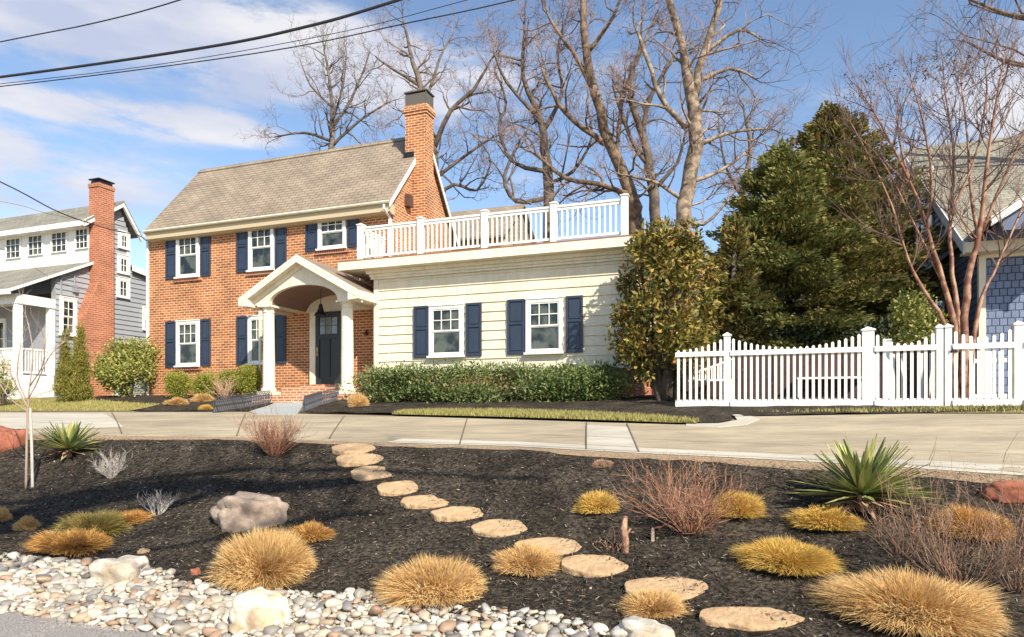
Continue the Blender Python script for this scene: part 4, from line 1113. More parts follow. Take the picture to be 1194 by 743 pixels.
# ------------------------------------------------------------------ brick house
def window(parent, s0, s1, z0, z1, v, mtw, rows=2, cols=3, double=True, axis='v', out=1, casing=.085, panes_low=False, sill=True):
    """window as a part with sash, pane and sill below it. axis v: in a front wall (plane y = v); axis s: in a side wall (plane x = v), s0..s1 run along y"""
    def B(m, a0, a1, d0, d1, z0, z1):
        if axis == 'v': m.box(a0, a1, v-d1, v-d0, z0, z1)
        else: m.box(v+d0, v+d1, a0, a1, z0, z1)
    c = casing
    f = MB(); B(f, s0, s0+c, .002, .07, z0, z1); B(f, s1-c, s1, .002, .07, z0, z1); B(f, s0+c, s1-c, .002, .068, z1-c, z1); B(f, s0+c, s1-c, .002, .066, z0, z0+c*.6)
    B(f, s0-.015, s1+.015, .002, .09, z1, z1+.03)
    w = f.build('window', mtw, parent)
    g0, g1, h0, h1 = s0+c, s1-c, z0+c*.6, z1-c
    sh = MB(); t = .035
    zm = (h0+h1)/2 if double else h0
    def sash(a0, a1, b0, b1, d, r_, c_):
        B(sh, a0, a0+t, d, d+.025, b0, b1); B(sh, a1-t, a1, d, d+.025, b0, b1); B(sh, a0+t, a1-t, d, d+.024, b0, b0+t); B(sh, a0+t, a1-t, d, d+.024, b1-t, b1)
        for i in range(1, c_): x = a0+(a1-a0)*i/c_; B(sh, x-.011, x+.011, d+.002, d+.02, b0+t, b1-t)
        for i in range(1, r_): z = b0+(b1-b0)*i/r_; B(sh, a0+t, a1-t, d+.003, d+.018, z-.011, z+.011)
    sash(g0, g1, zm, h1, .03, rows, cols)
    if double: sash(g0, g1, h0, zm+.01, .012 if not panes_low else .012, rows if panes_low else 1, cols if panes_low else 1)
    sh.build('sash', mtw, w)
    pn = MB(); B(pn, g0, g1, .004, .014, h0, h1); pn.build('pane', M['glass'], w)
    if sill:
        sl = MB(); B(sl, s0-.04, s1+.04, .002, .12, z0-.05, z0); sl.build('sill', mtw, w)
    return w
def shutter(parent, s0, s1, z0, z1, v, mtw):
    m = MB(); t = .055; d0, d1 = .004, .045
    def B(a0, a1, d0, d1, b0, b1): m.box(a0, a1, v-d1, v-d0, b0, b1)
    zm = z0+(z1-z0)*.56
    B(s0, s0+t, d0, d1, z0, z1); B(s1-t, s1, d0, d1, z0, z1)
    for a, b in ((z0, z0+t*1.2), (zm-t*.5, zm+t*.5), (z1-t*1.1, z1)): B(s0+t, s1-t, d0, d1-.001, a, b)
    B(s0+t, s1-t, d0, .018, z0+t*1.2, zm-t*.5); B(s0+t, s1-t, d0, .018, zm+t*.5, z1-t*1.1)
    for a, b in ((z0+t*1.2+.03, zm-t*.5-.03), (zm+t*.5+.03, z1-t*1.1-.03)): B(s0+t+.025, s1-t-.025, .018, .034, a, b)
    return m.build('shutter', mtw, parent, bevel=.004)

def lap_wall(m, x0, x1, v, z0, z1, exp=.2, t=.022, axis='v', sgn=-1, clip=None):
    """overlapping boards on a front wall (facing -y) or side wall facing +x"""
    z = z0
    while z < z1-.01:
        zt = min(z+exp, z1)
        a0, a1 = x0, x1
        if clip:
            r = clip((z+zt)/2)
            if r is None: break
            a0, a1 = r
        if axis == 'v':
            m.add([(a0, v-t, z), (a1, v-t, z), (a1, v-.002, zt), (a0, v-.002, zt), (a0, v, z), (a1, v, z)], [(0, 1, 2, 3), (0, 4, 5, 1)])
        else:
            m.add([(v+t, a0, z), (v+t, a1, z), (v+.002, a1, zt), (v+.002, a0, zt), (v, a0, z), (v, a1, z)], [(0, 1, 2, 3), (0, 4, 5, 1)])
        z = zt

H = HW.empty('brick_house', 'two storey orange brick house with navy shutters, arched porch and cream sided wing', 'house')
F, G = HW.F, HW.G
sL = F(172.5, 400)[0]; sR = 0.0
zE = F(168, 267, -.32)[1]            # eave height from the left
zE2 = F(457, 234.5, -.32)[1]
zE = (zE+zE2)/2
zR = F(472, 161, 2.0)[1]
VB = 3.9
WT = zE-.12
wall = MB()
wall.box(sL, sR, 0, VB, -.5, WT)
wall.build('wall', M['brick'], H)
# gable wall on the deck side (a brick triangle)
gw = MB(); gw.prism([(.0, WT), (VB, WT), (VB, WT+.1), (1.98, zR-.22), (.0, WT+.1)], (-.25, 0), 'x'); gw.build('gable_wall', M['brick'], H)
gw = MB(); gw.prism([(.0, WT), (VB, WT), (VB, WT+.1), (1.98, zR-.22), (.0, WT+.1)], (sL, sL+.25), 'x'); gw.build('gable_wall', M['brick'], H)
# roof
rf = MB(); x0, x1 = F(168, 268, -.32)[0], sR+.12; v0 = -.32; v1 = VB+.3
ze = zE; zb = zE-.1
rf.add([(x0, v0, ze), (x1, v0, ze), (x1, 2.0, zR), (x0, 2.0, zR), (x0, v1, zb), (x1, v1, zb),
        (x0, v0, ze-.09), (x1, v0, ze-.09), (x1, 2.0, zR-.11), (x0, 2.0, zR-.11), (x0, v1, zb-.09), (x1, v1, zb-.09)],
       [(0, 1, 2, 3), (3, 2, 5, 4), (6, 9, 8, 7), (9, 10, 11, 8), (0, 6, 7, 1), (4, 5, 11, 10), (0, 3, 9, 6), (3, 4, 10, 9), (1, 7, 8, 2), (2, 8, 11, 5)])
roof = rf.build('roof', M['shingle'], H)
rc = MB(); rc.prism([(1.86, zR-.13), (2.0, zR+.03), (2.14, zR-.13)], (x0, x1), 'x'); rc.build('ridge_cap', M['shingle'], roof)
# eaves: gutter, fascia, soffit, frieze, rake boards
ev = MB(); ev.prism([(v0+.05, ze-.06), (-.002, ze-.06), (-.002, ze-.34), (v0+.17, ze-.34), (v0+.05, ze-.29)], (x0+.03, x1-.03), 'x')
ev.build('eave_trim', M['shade_trim'], H)
gt = MB(); gt.prism([(v0-.055, ze-.02), (v0-.06, ze-.05), (v0-.035, ze-.085), (v0+.045, ze-.085), (v0+.045, ze-.03), (v0+.01, ze-.02), (v0+.005, ze-.07), (v0-.03, ze-.07), (v0-.045, ze-.045)], (x0, x1), 'x')
gt.build('gutter', M['cream'], H)
for xx in (x1-.015, x0-.015):
    rk = MB(); rk.prism([(v0, ze-.04), (2.0, zR-.04), (v1, zb-.04), (v1, zb-.20), (2.0, zR-.24), (v0, ze-.20)], (xx, xx+.03), 'x'); rk.build('rake_board', M['white'], H)
# chimney
cf = F(478, 240, 1.0)
ch = MB(); cv0, cv1 = 1.15, 1.62
zc = F(485, 122, 1.15)[1]
xl = F(472.5, 120, 1.15)[0]; xr = F(497, 140, 1.15)[0]
ch.box(xl, xr, cv0, cv1, -.5, zc-.28)
ch.box(xl-.03, xr+.03, cv0-.03, cv1+.03, zc-.28, zc-.20); ch.box(xl-.06, xr+.06, cv0-.06, cv1+.06, zc-.20, zc-.1); ch.box(xl-.02, xr+.02, cv0-.02, cv1+.02, zc-.1, zc)
chim = ch.build('chimney', M['brick'], H)
cc = MB()
zt = F(485, 105, 1.05)[1]
for (a, b) in ((xl, cv0), (xr-.03, cv0), (xl, cv1-.03), (xr-.03, cv1-.03)): cc.box(a, a+.03, b, b+.03, zc, zt)
cc.box(xl+.01, xr-.01, cv0+.01, cv1-.01, zc, zt-.04); cc.box(xl-.03, xr+.03, cv0-.03, cv1+.03, zt, zt+.035)
cc.build('chimney_cap', mat('cap_metal', (.13, .12, .10), .6, metal=.3), chim)
fl = MB(); fl.box(xl-.04, xl+.3, cv0-.03, cv0-.004, F(475, 182, 1.05)[1], F(475, 176, 1.05)[1]); fl.build('flashing', M['black'], chim)
# wall lamp box on the gable
lb = MB(); v_, z_ = G(474, 235, 0.0); lb.box(.004, .16, v_-.12, v_+.12, z_-.17, z_+.17); lb.build('vent_hood', mat('brown_metal', (.09, .05, .035), .5), H)
# downspouts
ds = MB(); a = .035; ds.box(-.06, .01, -.09, -.02, zE-3.4, zE-.45); ds.tube([(-.025, -.40, zE-.14), (-.025, -.40, zE-.24), (-.025, -.06, zE-.42), (-.025, -.055, zE-.5)], .035, 6); ds.build('downspout', M['white'], H)
ds = MB(); xs_ = F(305, 400)[0]; ds.box(xs_-.035, xs_+.035, -.09, -.02, -.1, F(305, 362)[1]); ds.tube([(xs_, -.05, F(305, 362)[1]), (xs_-.08, -.4, F(305, 356)[1])], .034, 6); ds.build('downspout', M['cream'], H)
ds = MB(); xs_ = sL+.04; ds.box(xs_-.03, xs_+.03, -.08, -.015, -.1, WT); ds.build('downspout', M['white'], H)
# windows
vW_ = -.95
def wset(sh1, win, sh2, ytop, ybot, v=0, tr=M['white'], low=False, brick_sill=True, skip2=False):
    cx = (win[0]+win[1])/2
    z1, z0 = F(cx, ytop, v)[1], F(cx, ybot, v)[1]
    w0, w1 = F(win[0], ytop, v)[0], F(win[1], ytop, v)[0]
    if v == vW_: v = v-.034
    w = window(H, w0, w1, z0+.03, z1-.03, v, tr)
    shutter(H, F(sh1[0], ytop, v)[0], F(sh1[1], ytop, v)[0], z0, z1, v, M['shutter'])
    shutter(H, F(sh2[0], ytop, v)[0], F(sh2[1], ytop, v)[0], z0, z1, v, M['shutter'])
    if brick_sill:
        b = MB(); b.box(w0-.1, w1+.1, v-.06, v, z0-.12, z0-.025); b.build('window_sill', M['brick_rowlock'], H)
wset((194, 206), (207, 233), (234.5, 246), 270.5, 324)
wset((276.6, 289.5), (291, 320), (321.5, 334.5), 260.5, 316)
wset((357, 370.5), (372, 404), (405.5, 419), 249.5, 291)
wset((193.6, 206), (207, 233), (234.5, 246), 373.5, 427.5)
wset((276.6, 289), (290.5, 318), (320, 334), 367.5, 425)
# porch
vc = -1.45
pl, pr = F(313.5, 400, vc)[0], F(405, 400, vc)[0]
zcap = F(313, 357, vc)[1]            # underside of capital block
zbase = .08+.0
zlow = F(313, 461, vc)[1]
st = MB()
st.box(pl-.32, pr+.32, vc-.28, -.002, -.5, zlow)           # lower platform
stp = st.build('porch_platform', M['brick_step'], H)
s2 = MB(); xa, xb = F(321, 465, vc-.3)[0], F(398, 465, vc-.3)[0]
s2.box(pl+.2, pr-.2, -1.18, -.004, zlow, zlow+.2); s2.box(F(364, 440)[0]-.1, F(402, 440)[0]+.1, -.42, -.006, zlow+.2, zlow+.33); s2.build('step', M['brick_step'], H)
s3 = MB(); s3.box(pl-.05, pl+1.25, vc-.62, vc-.282, -.5, zlow-.14); s3.build('step', M['brick_step'], H)
for cxp in (pl, pr):
    m = MB(); h0, h1 = zlow, zcap
    m.lathe(cxp, vc, [(.19, h0+.10), (.205, h0+.12), (.205, h0+.17), (.17, h0+.20), (.165, h0+.22), (.163, h0+.9), (.145, h1-.25), (.142, h1-.20), (.16, h1-.19), (.16, h1-.165), (.145, h1-.16), (.145, h1-.10), (.185, h1-.07), (.195, h1-.05)], 28)
    m.box(cxp-.22, cxp+.22, vc-.22, vc+.22, h0, h0+.10); m.box(cxp-.21, cxp+.21, vc-.21, vc+.21, h1-.05, h1+.0)
    m.build('column', M['cream'], H, smooth=False)
# entablature beams from the columns back to the wall, pediment with arch
zb0 = zcap; zb1 = zb0+.20
for cxp in (pl, pr): MB().box(cxp-.16, cxp+.16, vc-.16, -.003, zb0+.001, zb1).build('porch_beam', M['cream'], H)
vf = vc-.20                                # face of the pediment
px_c = (pl+pr)/2
apx, apz = F(353.5, 296, vf-.22)
apx = px_c
half_w = px_c - F(281, 347, vf-.22)[0]
z_eave = F(281, 347, vf-.22)[1]
slope = (apz-z_eave)/half_w
ped = MB()
inn = (pr-pl)/2-.17
arch_h = F(365, 331, vf)[1]
zarch0 = zb0+.02
pts = [(px_c-half_w+.16, zb0+.002), (pl+.17-.0, zb0+.002)]
K = 20
arc = [(px_c-inn*math.cos(math.pi*i/K), zarch0+(arch_h-zarch0)*math.sin(math.pi*i/K)) for i in range(K+1)]
outer = lambda x: apz-.16-abs(x-px_c)*slope
# pediment as strips between arch and roof slope
def strip_between(m, xs, lowf, upf, y0, y1):
    for i in range(len(xs)-1):
        a, b = xs[i], xs[i+1]
        la, lb_, ua, ub = lowf(a), lowf(b), max(upf(a), lowf(a)+.001), max(upf(b), lowf(b)+.001)
        m.add([(a, y0, la), (b, y0, lb_), (b, y0, ub), (a, y0, ua), (a, y1, la), (b, y1, lb_), (b, y1, ub), (a, y1, ua)],
              [(0, 1, 2, 3), (7, 6, 5, 4), (0, 4, 5, 1), (3, 2, 6, 7)])
def archz(x):
    t = (x-px_c)/inn
    return zb0+.002 if abs(t) >= 1 else zarch0+(arch_h-zarch0)*math.sqrt(1-t*t)
xs = sorted(set([px_c-half_w+.2, px_c-inn-.001, px_c+inn+.001, px_c+half_w-.2, px_c] + [p[0] for p in arc]))
strip_between(ped, xs, archz, outer, vf, vf+.12)
ped.build('pediment', M['cream'], H)
vt = MB()    # barrel vault ceiling
for i in range(K):
    a, b = arc[i], arc[i+1]
    vt.add([(a[0], vf+.12, a[1]), (b[0], vf+.12, b[1]), (b[0], -.01, b[1]), (a[0], -.01, a[1]), (a[0], vf+.12, a[1]+.03), (b[0], vf+.12, b[1]+.03), (b[0], -.01, b[1]+.03), (a[0], -.01, a[1]+.03)], [(0, 3, 2, 1), (4, 5, 6, 7)])
vt.build('vault_ceiling', M['taupe'], H, smooth=True)
bt = MB(); strip_between(bt, [px_c-inn+.001+2*(inn-.001)*i/16 for i in range(17)], lambda x: zb0-.0, lambda x: archz(x)-.004, -.05, -.012); bt.build('door_tympanum', M['cream'], H)
pf = MB()
y0, y1 = vf-.24, .0
th = .09
for sg in (-1, 1):
    e = (px_c+sg*half_w, z_eave)
    pf.add([(e[0], y0, e[1]), (px_c, y0, apz), (px_c, y1, apz), (e[0], y1, e[1]), (e[0], y0, e[1]-th), (px_c, y0, apz-th*1.2), (px_c, y1, apz-th*1.2), (e[0], y1, e[1]-th)],
           [(0, 1, 2, 3), (7, 6, 5, 4), (0, 4, 5, 1), (3, 2, 6, 7), (0, 3, 7, 4)])
pr_ = pf.build('porch_roof', M['shingle'], H)
rk = MB()   # raking cornice boards and soffits
for sg in (-1, 1):
    e0 = Vector((px_c+sg*(half_w+.02), 0, z_eave-.012)); ap = Vector((px_c, 0, apz-.008))
    for (ya, yb, d0, d1) in ((y0-.03, y0, .0, .20), (y0, vf-.002, .15, .19), (vf-.05, vf-.004, .19, .30)):
        rk.add([(e0.x, ya, e0.z-d0), (ap.x, ya, ap.z-d0), (ap.x, ya, ap.z-d1), (e0.x, ya, e0.z-d1), (e0.x, yb, e0.z-d0), (ap.x, yb, ap.z-d0), (ap.x, yb, ap.z-d1), (e0.x, yb, e0.z-d1)],
               [(0, 1, 2, 3), (7, 6, 5, 4), (0, 4, 5, 1), (3, 2, 6, 7), (0, 3, 7, 4)])
    xg = px_c+sg*half_w
    rk.prism([(xg-sg*.26, z_eave-.26), (xg+sg*.05, z_eave-.24), (xg+sg*.07, z_eave-.03), (xg-sg*.02, z_eave-.02), (xg-sg*.26, z_eave-.02)], (y0-.02, -.004), 'y')
rk.build('porch_cornice', M['cream'], H)
# door and surround
d0, d1 = F(370, 400)[0], F(400, 400)[0]
dz0, dz1 = zlow+.33, F(385, 364)[1]
dr = MB(); dr.box(d0, d1, -.05, -.004, dz0, dz1)
tt = .12
for a, b in ((d0, d0+tt), (d1-tt, d1)): dr.box(a, b, -.075, -.05, dz0, dz1)
dr.box(d0+tt, d1-tt, -.074, -.05, dz0, dz0+.22); dr.box(d0+tt, d1-tt, -.074, -.05, dz1-.13, dz1); dr.box(d0+tt, d1-tt, -.074, -.05, dz1-.78, dz1-.66)
dm = (d0+d1)/2; dr.box(dm-.04, dm+.04, -.073, -.05, dz0+.22, dz1-.78)
door = dr.build('door', M['door'], H)
pn = MB()
for i in range(3):
    for j in range(2):
        a = d0+tt+.02+(d1-d0-2*tt-.04)*i/3; b = a+(d1-d0-2*tt-.04)/3-.02
        z_ = dz1-.64+j*.25; pn.box(a, b, -.062, -.052, z_, z_+.23)
pn.build('pane', mat('door_glass', (.16, .20, .22), .1, spec=.9), door)
hd = MB(); hd.box(d0+.04, d0+.08, -.095, -.075, dz0+.85, dz0+1.1); hd.tube([(d0+.06, -.09, dz0+.95), (d0+.06, -.13, dz0+.96), (d0+.12, -.13, dz0+.96)], .012, 6); hd.build('handle', mat('brass', (.5, .35, .12), .3, metal=1), door)
sr = MB(); sr.box(d0-.2, d0-.004, -.10, -.003, zlow+.2, dz1+.02); sr.box(d1+.004, d1+.2, -.10, -.003, zlow+.2, dz1+.02); sr.box(d0-.24, d1+.24, -.13, -.003, dz1+.022, zb0-.003)
sr.build('door_surround', M['cream'], H)
lt = MB()
lx, lz = F(374, 361, -.85); 
lt.tube([(lx, -.85, archz(lx)), (lx, -.85, lz+.15)], .01, 6)
lt.lathe(lx, -.85, [(.02, lz+.16), (.05, lz+.13), (.07, lz+.02), (.10, lz-.06), (.17, lz-.14), (.19, lz-.17), (.0, lz-.165)], 16)
lt.build('porch_lantern', M['black'], H)
# bell / small lamp on the shaded brick
sm = MB(); ax_, az_ = F(429.5, 386); sm.tube([(ax_, -.01, az_), (ax_, -.09, az_), (ax_, -.11, az_-.04)], .02, 6); sm.lathe(ax_, -.11, [(.02, az_-.02), (.06, az_-.08), (.065, az_-.12)], 10); sm.build('wall_lamp', M['black'], H)

# wing
vW = -.95
wL, wR = F(437, 400, vW)[0], F(741, 400, vW)[0]
zf1 = F(565, 291.5, vW-.42)[1]; zf0 = F(565, 301.5, vW-.42)[1]
zs0 = F(580, 428, vW)[1]; zs1 = F(580, 311, vW)[1]
VR = 6.0
fd = MB(); fd.box(wL, wR, vW, VR, -.6, zs0); fd.build('wing_foundation', M['brick_rowlock'], H)
bx = MB(); bx.box(wL+.02, wR-.02, vW+.02, VR-.01, zs0, zf0)
bx.build('wing_wall', M['siding'], H)
lp = MB(); lap_wall(lp, wL+.11, wR-.11, vW, zs0-.02, zs1, .236, .03); lp.box(wL+.01, wL+.02, vW+.03, VR, zs0, zs1)
sd = lp.build('siding_boards', M['siding'], H)
cb = MB(); cb.box(wL-.01, wL+.12, vW-.035, vW+.1, zs0-.03, zs1); cb.box(wR-.12, wR+.01, vW-.035, vW+.1, zs0-.03, zs1); cb.box(wL-.012, wR+.012, vW-.05, vW-.002, zs0-.1, zs0-.022); cb.build('corner_board', M['cream'], H)
wst = F(395, 315, vW-.42)[0]
co = MB()
co.box(wst, wR+.42, vW-.46, VR+.3, zf0, zf1)                            # deck rim
co.box(wL-.15, wR+.2, vW-.20, VR+.2, zf0-.09, zf0-.002); co.box(wL-.1, wR+.12, vW-.12, VR+.1, zf0-.16, zf0-.092)
co.box(wL-.05, wR+.05, vW-.04, vW+.0, zs1, zf0-.162); co.box(wL-.08, wR+.1, vW-.08, vW-.042, zf0-.22, zf0-.162)
co.build('wing_cornice', M['cream'], H)
dk = MB(); dk.box(wst-.0, wR+.46, vW-.46, VR+.3, zf1+.002, zf1+.04); dk.build('deck_floor', M['deckwood'], H)
wset((483, 500), (502, 541.5), (543.5, 562), 355.5, 416.5, vW, brick_sill=False)
wset((592, 612), (614.5, 657), (660, 680), 347.5, 412.5, vW, brick_sill=False)
# railing
vr = vW-.25; zd = zf1+.04
posts = [F(p, 260, vr)[0] for p in (421, 491, 565.5, 646, 728.5)]
ph = F(728, 229, vr)[1]-zd
def rail_bay(a, b, fixed, axis='s'):
    m = MB()
    def B(a0, a1, d0, d1, z0, z1):
        if axis == 's': m.box(a0, a1, fixed+d0, fixed+d1, z0, z1)
        else: m.box(fixed+d0, fixed+d1, a0, a1, z0, z1)
    B(a, b, -.045, .045, zd+ph-.10, zd+ph-.05); B(a, b, -.025, .025, zd+ph-.17, zd+ph-.102); B(a, b, -.025, .025, zd+.08, zd+.14)
    k = max(2, round((b-a)/.128)); 
    for i in range(1, k):
        x = a+(b-a)*i/k; B(x-.019, x+.019, -.019, .019, zd+.14, zd+ph-.17)
    m.build('balustrade', M['white'], H)
def post(x, y):
    m = MB(); m.box(x-.075, x+.075, y-.075, y+.075, zd, zd+ph); m.box(x-.095, x+.095, y-.095, y+.095, zd+ph, zd+ph+.025)
    m.add([(x-.085, y-.085, zd+ph+.025), (x+.085, y-.085, zd+ph+.025), (x+.085, y+.085, zd+ph+.025), (x-.085, y+.085, zd+ph+.025), (x, y, zd+ph+.07)], [(0, 1, 4), (1, 2, 4), (2, 3, 4), (3, 0, 4)])
    m.build('railing_post', M['white'], H)
for x in posts: post(x, vr)
for a, b in zip(posts[:-1], posts[1:]): rail_bay(a+.075, b-.075, vr)
rail_bay(vr+.075, -.01, posts[0], 'v')
# rear wing seen over the deck
rv = 6.2
ra, rb = F(512, 249, rv+2.2)[0], F(612, 241, rv+2.2)[0]
rz1 = F(606, 238.5, rv+2.2)[1]; rz0 = F(600, 272, rv)[1]
rw = MB(); rw.box(ra-1.5, rb-.2, rv+.3, rv+6, -.5, rz0+.0); rw.build('rear_wing_wall', mat('tan_wall', (.5, .36, .2), .7), H)
rr_ = MB(); rr_.slab([(ra-1.5, rv, rz0), (rb, rv, rz0), (rb, rv+2.2, rz1), (ra-1.5, rv+2.2, rz1)], .08); rr_.slab([(ra-1.5, rv+2.2, rz1), (rb, rv+2.2, rz1), (rb, rv+4.4, rz0), (ra-1.5, rv+4.4, rz0)], .08)
rr_.prism([(rv+.1, rz0-.05), (rv+2.2, rz1-.1), (rv+4.3, rz0-.05)], (rb-.26, rb-.2), 'x')
rr_.build('rear_wing_roof', M['shingle'], H)

# deck furniture behind the railing
def deck_chair(px, v_, label):
    s_, _ = F(px, 270, v_); P = HW.o+U*s_+V*v_
    root = empty('deck_lounger', (P.x, P.y, HW.base+zd+.002), label, 'lounger', 'loungers on the roof deck', ROT)
    m = MB(); 
    for x in (-.28, .28):
        for y in (-.55, .55): m.box(x-.02, x+.02, y-.02, y+.02, 0, .3)
    for x in (-.28, .28): m.box(x-.02, x+.02, -.6, .6, .3, .34)
    m.build('frame', M['black'], root)
    m = MB(); m.box(-.27, .27, -.6, .1, .342, .39); m.slab([(-.27, .1, .39), (.27, .1, .39), (.27, .55, .82), (-.27, .55, .82)], .05, (0, .6, -.8)); m.build('cushion', mat('brown_sling', (.12, .09, .07), .8), root)
deck_chair(545, 1.6, 'dark lounger on the roof deck nearest the chimney')
deck_chair(588, 1.9, 'dark lounger on the roof deck farther from the chimney')

# wire edging fences by the walkway
def edging(pts, h, label):
    P = [on_ground(*p) for p in pts]
    root = empty('wire_edging', P[0], label, 'edging fence', 'scalloped wire edging beside the walkway')
    m = MB()
    for a, b in zip(P[:-1], P[1:]):
        L_ = (b-a).length; k = max(2, int(L_/.085))
        for i in range(k):
            t0, t1 = i/k, (i+1.9)/k
            q0, q1 = a.lerp(b, t0), a.lerp(b, t1); mid_ = (q0+q1)/2
            m.tube([q0, q0+Vector((0, 0, h*.75)), mid_+Vector((0, 0, h)), q1+Vector((0, 0, h*.75)), q1], .009, 4, cap=False)
            m.tube([q0, q1+Vector((0, 0, h*.8))], .006, 3, cap=False); m.tube([q1, q0+Vector((0, 0, h*.8))], .006, 3, cap=False)
        for hh in (.1, .45, .7): m.tube([a+Vector((0, 0, h*hh)), b+Vector((0, 0, h*hh))], .008, 4)
    m.build('wire_loops', M['wicker'], root, off=P[0])
edging([(249, 482.5), (285, 477), (315, 471)], .37, 'black looped wire edging on the boxwood side of the walkway')
edging([(354, 482), (375, 473.5), (398, 467.5)], .37, 'black looped wire edging below the front door column')

# ------------------------------------------------------------------ picket fence and gate
WF = Frame(847, 12.72, .10)
FR = WF.empty('picket_fence', 'white scalloped picket fence with a gate along the back of the driveway', 'fence')
ft = WF.F(847, 392)[1]; fb = -.02
# the fence runs parallel to the drive
def fs(px): return WF.F(px, 430)[0]
zrail = WF.F(930, 410)[1]
zpt = ft
def fpost(px, w_=.12, hh=None):
    x = fs(px); hh = hh or ft
    m = MB(); m.box(x-w_/2, x+w_/2, -.06, .06, -.1, hh); m.box(x-w_/2-.02, x+w_/2+.02, -.08, .08, hh, hh+.025)
    m.add([(x-w_/2-.01, -.07, hh+.025), (x+w_/2+.01, -.07, hh+.025), (x+w_/2+.01, .07, hh+.025), (x-w_/2-.01, .07, hh+.025), (x, 0, hh+.075)], [(0, 1, 4), (1, 2, 4), (2, 3, 4), (3, 0, 4)])
    m.build('post', M['white'], FR); return x
hts = {}
P1 = fs(788); P2 = fpost(848); P3 = fpost(1012, .19); P4 = fpost(1095, .10); P5 = fpost(1105, .10); P6 = fpost(1187, .13); P7 = fs(1330)
def panel(a, b, sc0=.21, name='picket_panel', parent=None, side=0):
    m = MB(); top = ft-.035
    m.box(a, b, -.085, -.052, zrail-.045, zrail+.045); m.box(a, b, -.085, -.052, fb+.0, fb+.15); m.box(a, b, -.03, .014, fb+.1, fb+.18)
    k = round((b-a)/.108)
    for i in range(k):
        x = a+(b-a)*(i+.5)/k; t = (i+.5)/k
        if side == -1: t = .5+.5*t
        if side == 1: t = .5*t
        z = top-sc0*4*t*(1-t)
        w_ = .0245
        m.prism([(x-w_, fb+.05), (x+w_, fb+.05), (x+w_, z-.02), (x, z), (x-w_, z-.02)], (-.05, -.0315))
    return m.build(name, M['white'], parent or FR)
panel(P1, P2-.06, side=-1); panel(P2+.06, P3-.095); panel(P3+.095, P4-.05); panel(P6+.065, P7)
gate = panel(P5+.055, P6-.07, .14, 'gate')
m = MB(); m.box(P5+.03, P5+.13, -.07, -.052, zrail-.1, zrail-.06); m.tube([(P5+.05, -.07, zrail-.08), (P5+.05, -.1, zrail-.08), (P5+.05, -.1, zrail-.02)], .01, 6); m.build('latch', M['black'], gate)

# brown boarded fence beyond, seen between the pickets
BF = Frame(847, 14.9, .2)
B_ = BF.empty('board_fence', 'low reddish brown board fence seen through the gaps between white pickets', 'fence')
m = MB(); a, b = BF.F(800, 430)[0], BF.F(1110, 430)[0]
k = int((b-a)/.15)
for i in range(k): x = a+(b-a)*i/k; m.box(x+.003, x+.147, -.01+.004*(i % 3), .012, -.15, 1.08+.015*(i % 2))
m.build('boards', M['fence_brown'], B_)
m = MB(); m.box(a, b, .014, .06, .1, .2); m.box(a, b, .014, .06, .6, .7); m.build('rails', M['fence_brown'], B_)

# white garden chairs seen through the pickets
def garden_bench(px, Y, label, w=1.3):
    P = gb(px, Y); r_ = empty('garden_bench', P, label, 'bench', 'white benches behind the picket fence', ROT)
    m = MB(); m.box(-w/2, w/2, -.22, .22, .40, .44); m.build('seat', M['white'], r_)
    m = MB()
    m.tube([(-w/2, .22, .44), (-w/2, .26, .60), (-w*.1, .27, .70), (w/2, .28, .90), (w/2, .22, .44)], .022, 6)
    for i in range(1, 14): x = -w/2+w*i/14; m.tube([(x, .23, .44), (x, .27, .61+.27*(i/14)**1.2)], .016, 5)
    m.build('backrest', M['white'], r_)
    for x in (-w/2+.04, w/2-.04):
        for y in (-.2, .2): m = MB(); m.box(x-.025, x+.025, y-.025, y+.025, 0, .4); m.build('leg', M['white'], r_)
garden_bench(968, 14.0, 'white garden bench with a rising sloped back behind the long picket panel')
garden_bench(829, 14.3, 'white garden bench behind the fence end beside the magnolia', .9)

B2 = Frame(1020, 13.9, .2)
E2 = B2.empty('picket_fence', 'second white picket fence glimpsed behind the gate near the reddish tree', 'fence')
m = MB(); b = B2.F(1190, 430)[0]; k = int(b/.16)
for i in range(k): x = b*i/k; m.box(x-.03, x+.03, -.02, 0, -.1, 1.02)
m.build('pickets', M['white'], E2)
MB().box(0, b, .002, .04, .8, .88).box(0, b, .002, .04, .1, .18).build('rails', M['white'], E2)
for px in (1034, 1132): x = B2.F(px, 430)[0]; MB().box(x-.06, x+.06, -.045, .065, -.1, 1.3).box(x-.08, x+.08, -.065, .085, 1.3, 1.33).build('post', M['white'], E2)

# ------------------------------------------------------------------ left grey house
LF = Frame(20, 22.5, .55)
LH = LF.empty('grey_house', 'grey sided house with white porch and tall stepped red brick chimney', 'house')
F2, G2 = LF.F, LF.G
vE = 5.6
S0 = 0.0
vF0 = 0.0
zlo = G2(20, 338, 0)[1]                        # front eave
v_b, z_b = G2(104, 306, 0)                     # foot of the upper storey
vU0 = v_b                                      # front of the upper storey
vU1 = G2(150, 300, 0)[0]
zu_e = F2(90, 258, vU0-.3)[1]                  # eave of the upper storey
vap, zap = G2(138, 238, 0)
wl = -12.0
m = MB(); m.box(wl, S0, 1.3, vE+1.2, -.5, zlo-.1); m.prism([(1.3, zlo-.1), (vE+1.2, zlo-.1), (vE+1.2, G2(170, 330, 0)[1]), (vU1, z_b+.2), (vU0, z_b), (1.3, zlo+(z_b-zlo)*1.3/vU0-.12)], (-.2, -.0), 'x')
m.build('wall', M['grey_siding'], LH)
m = MB()
zr_ = G2(170, 326, 0)[1]
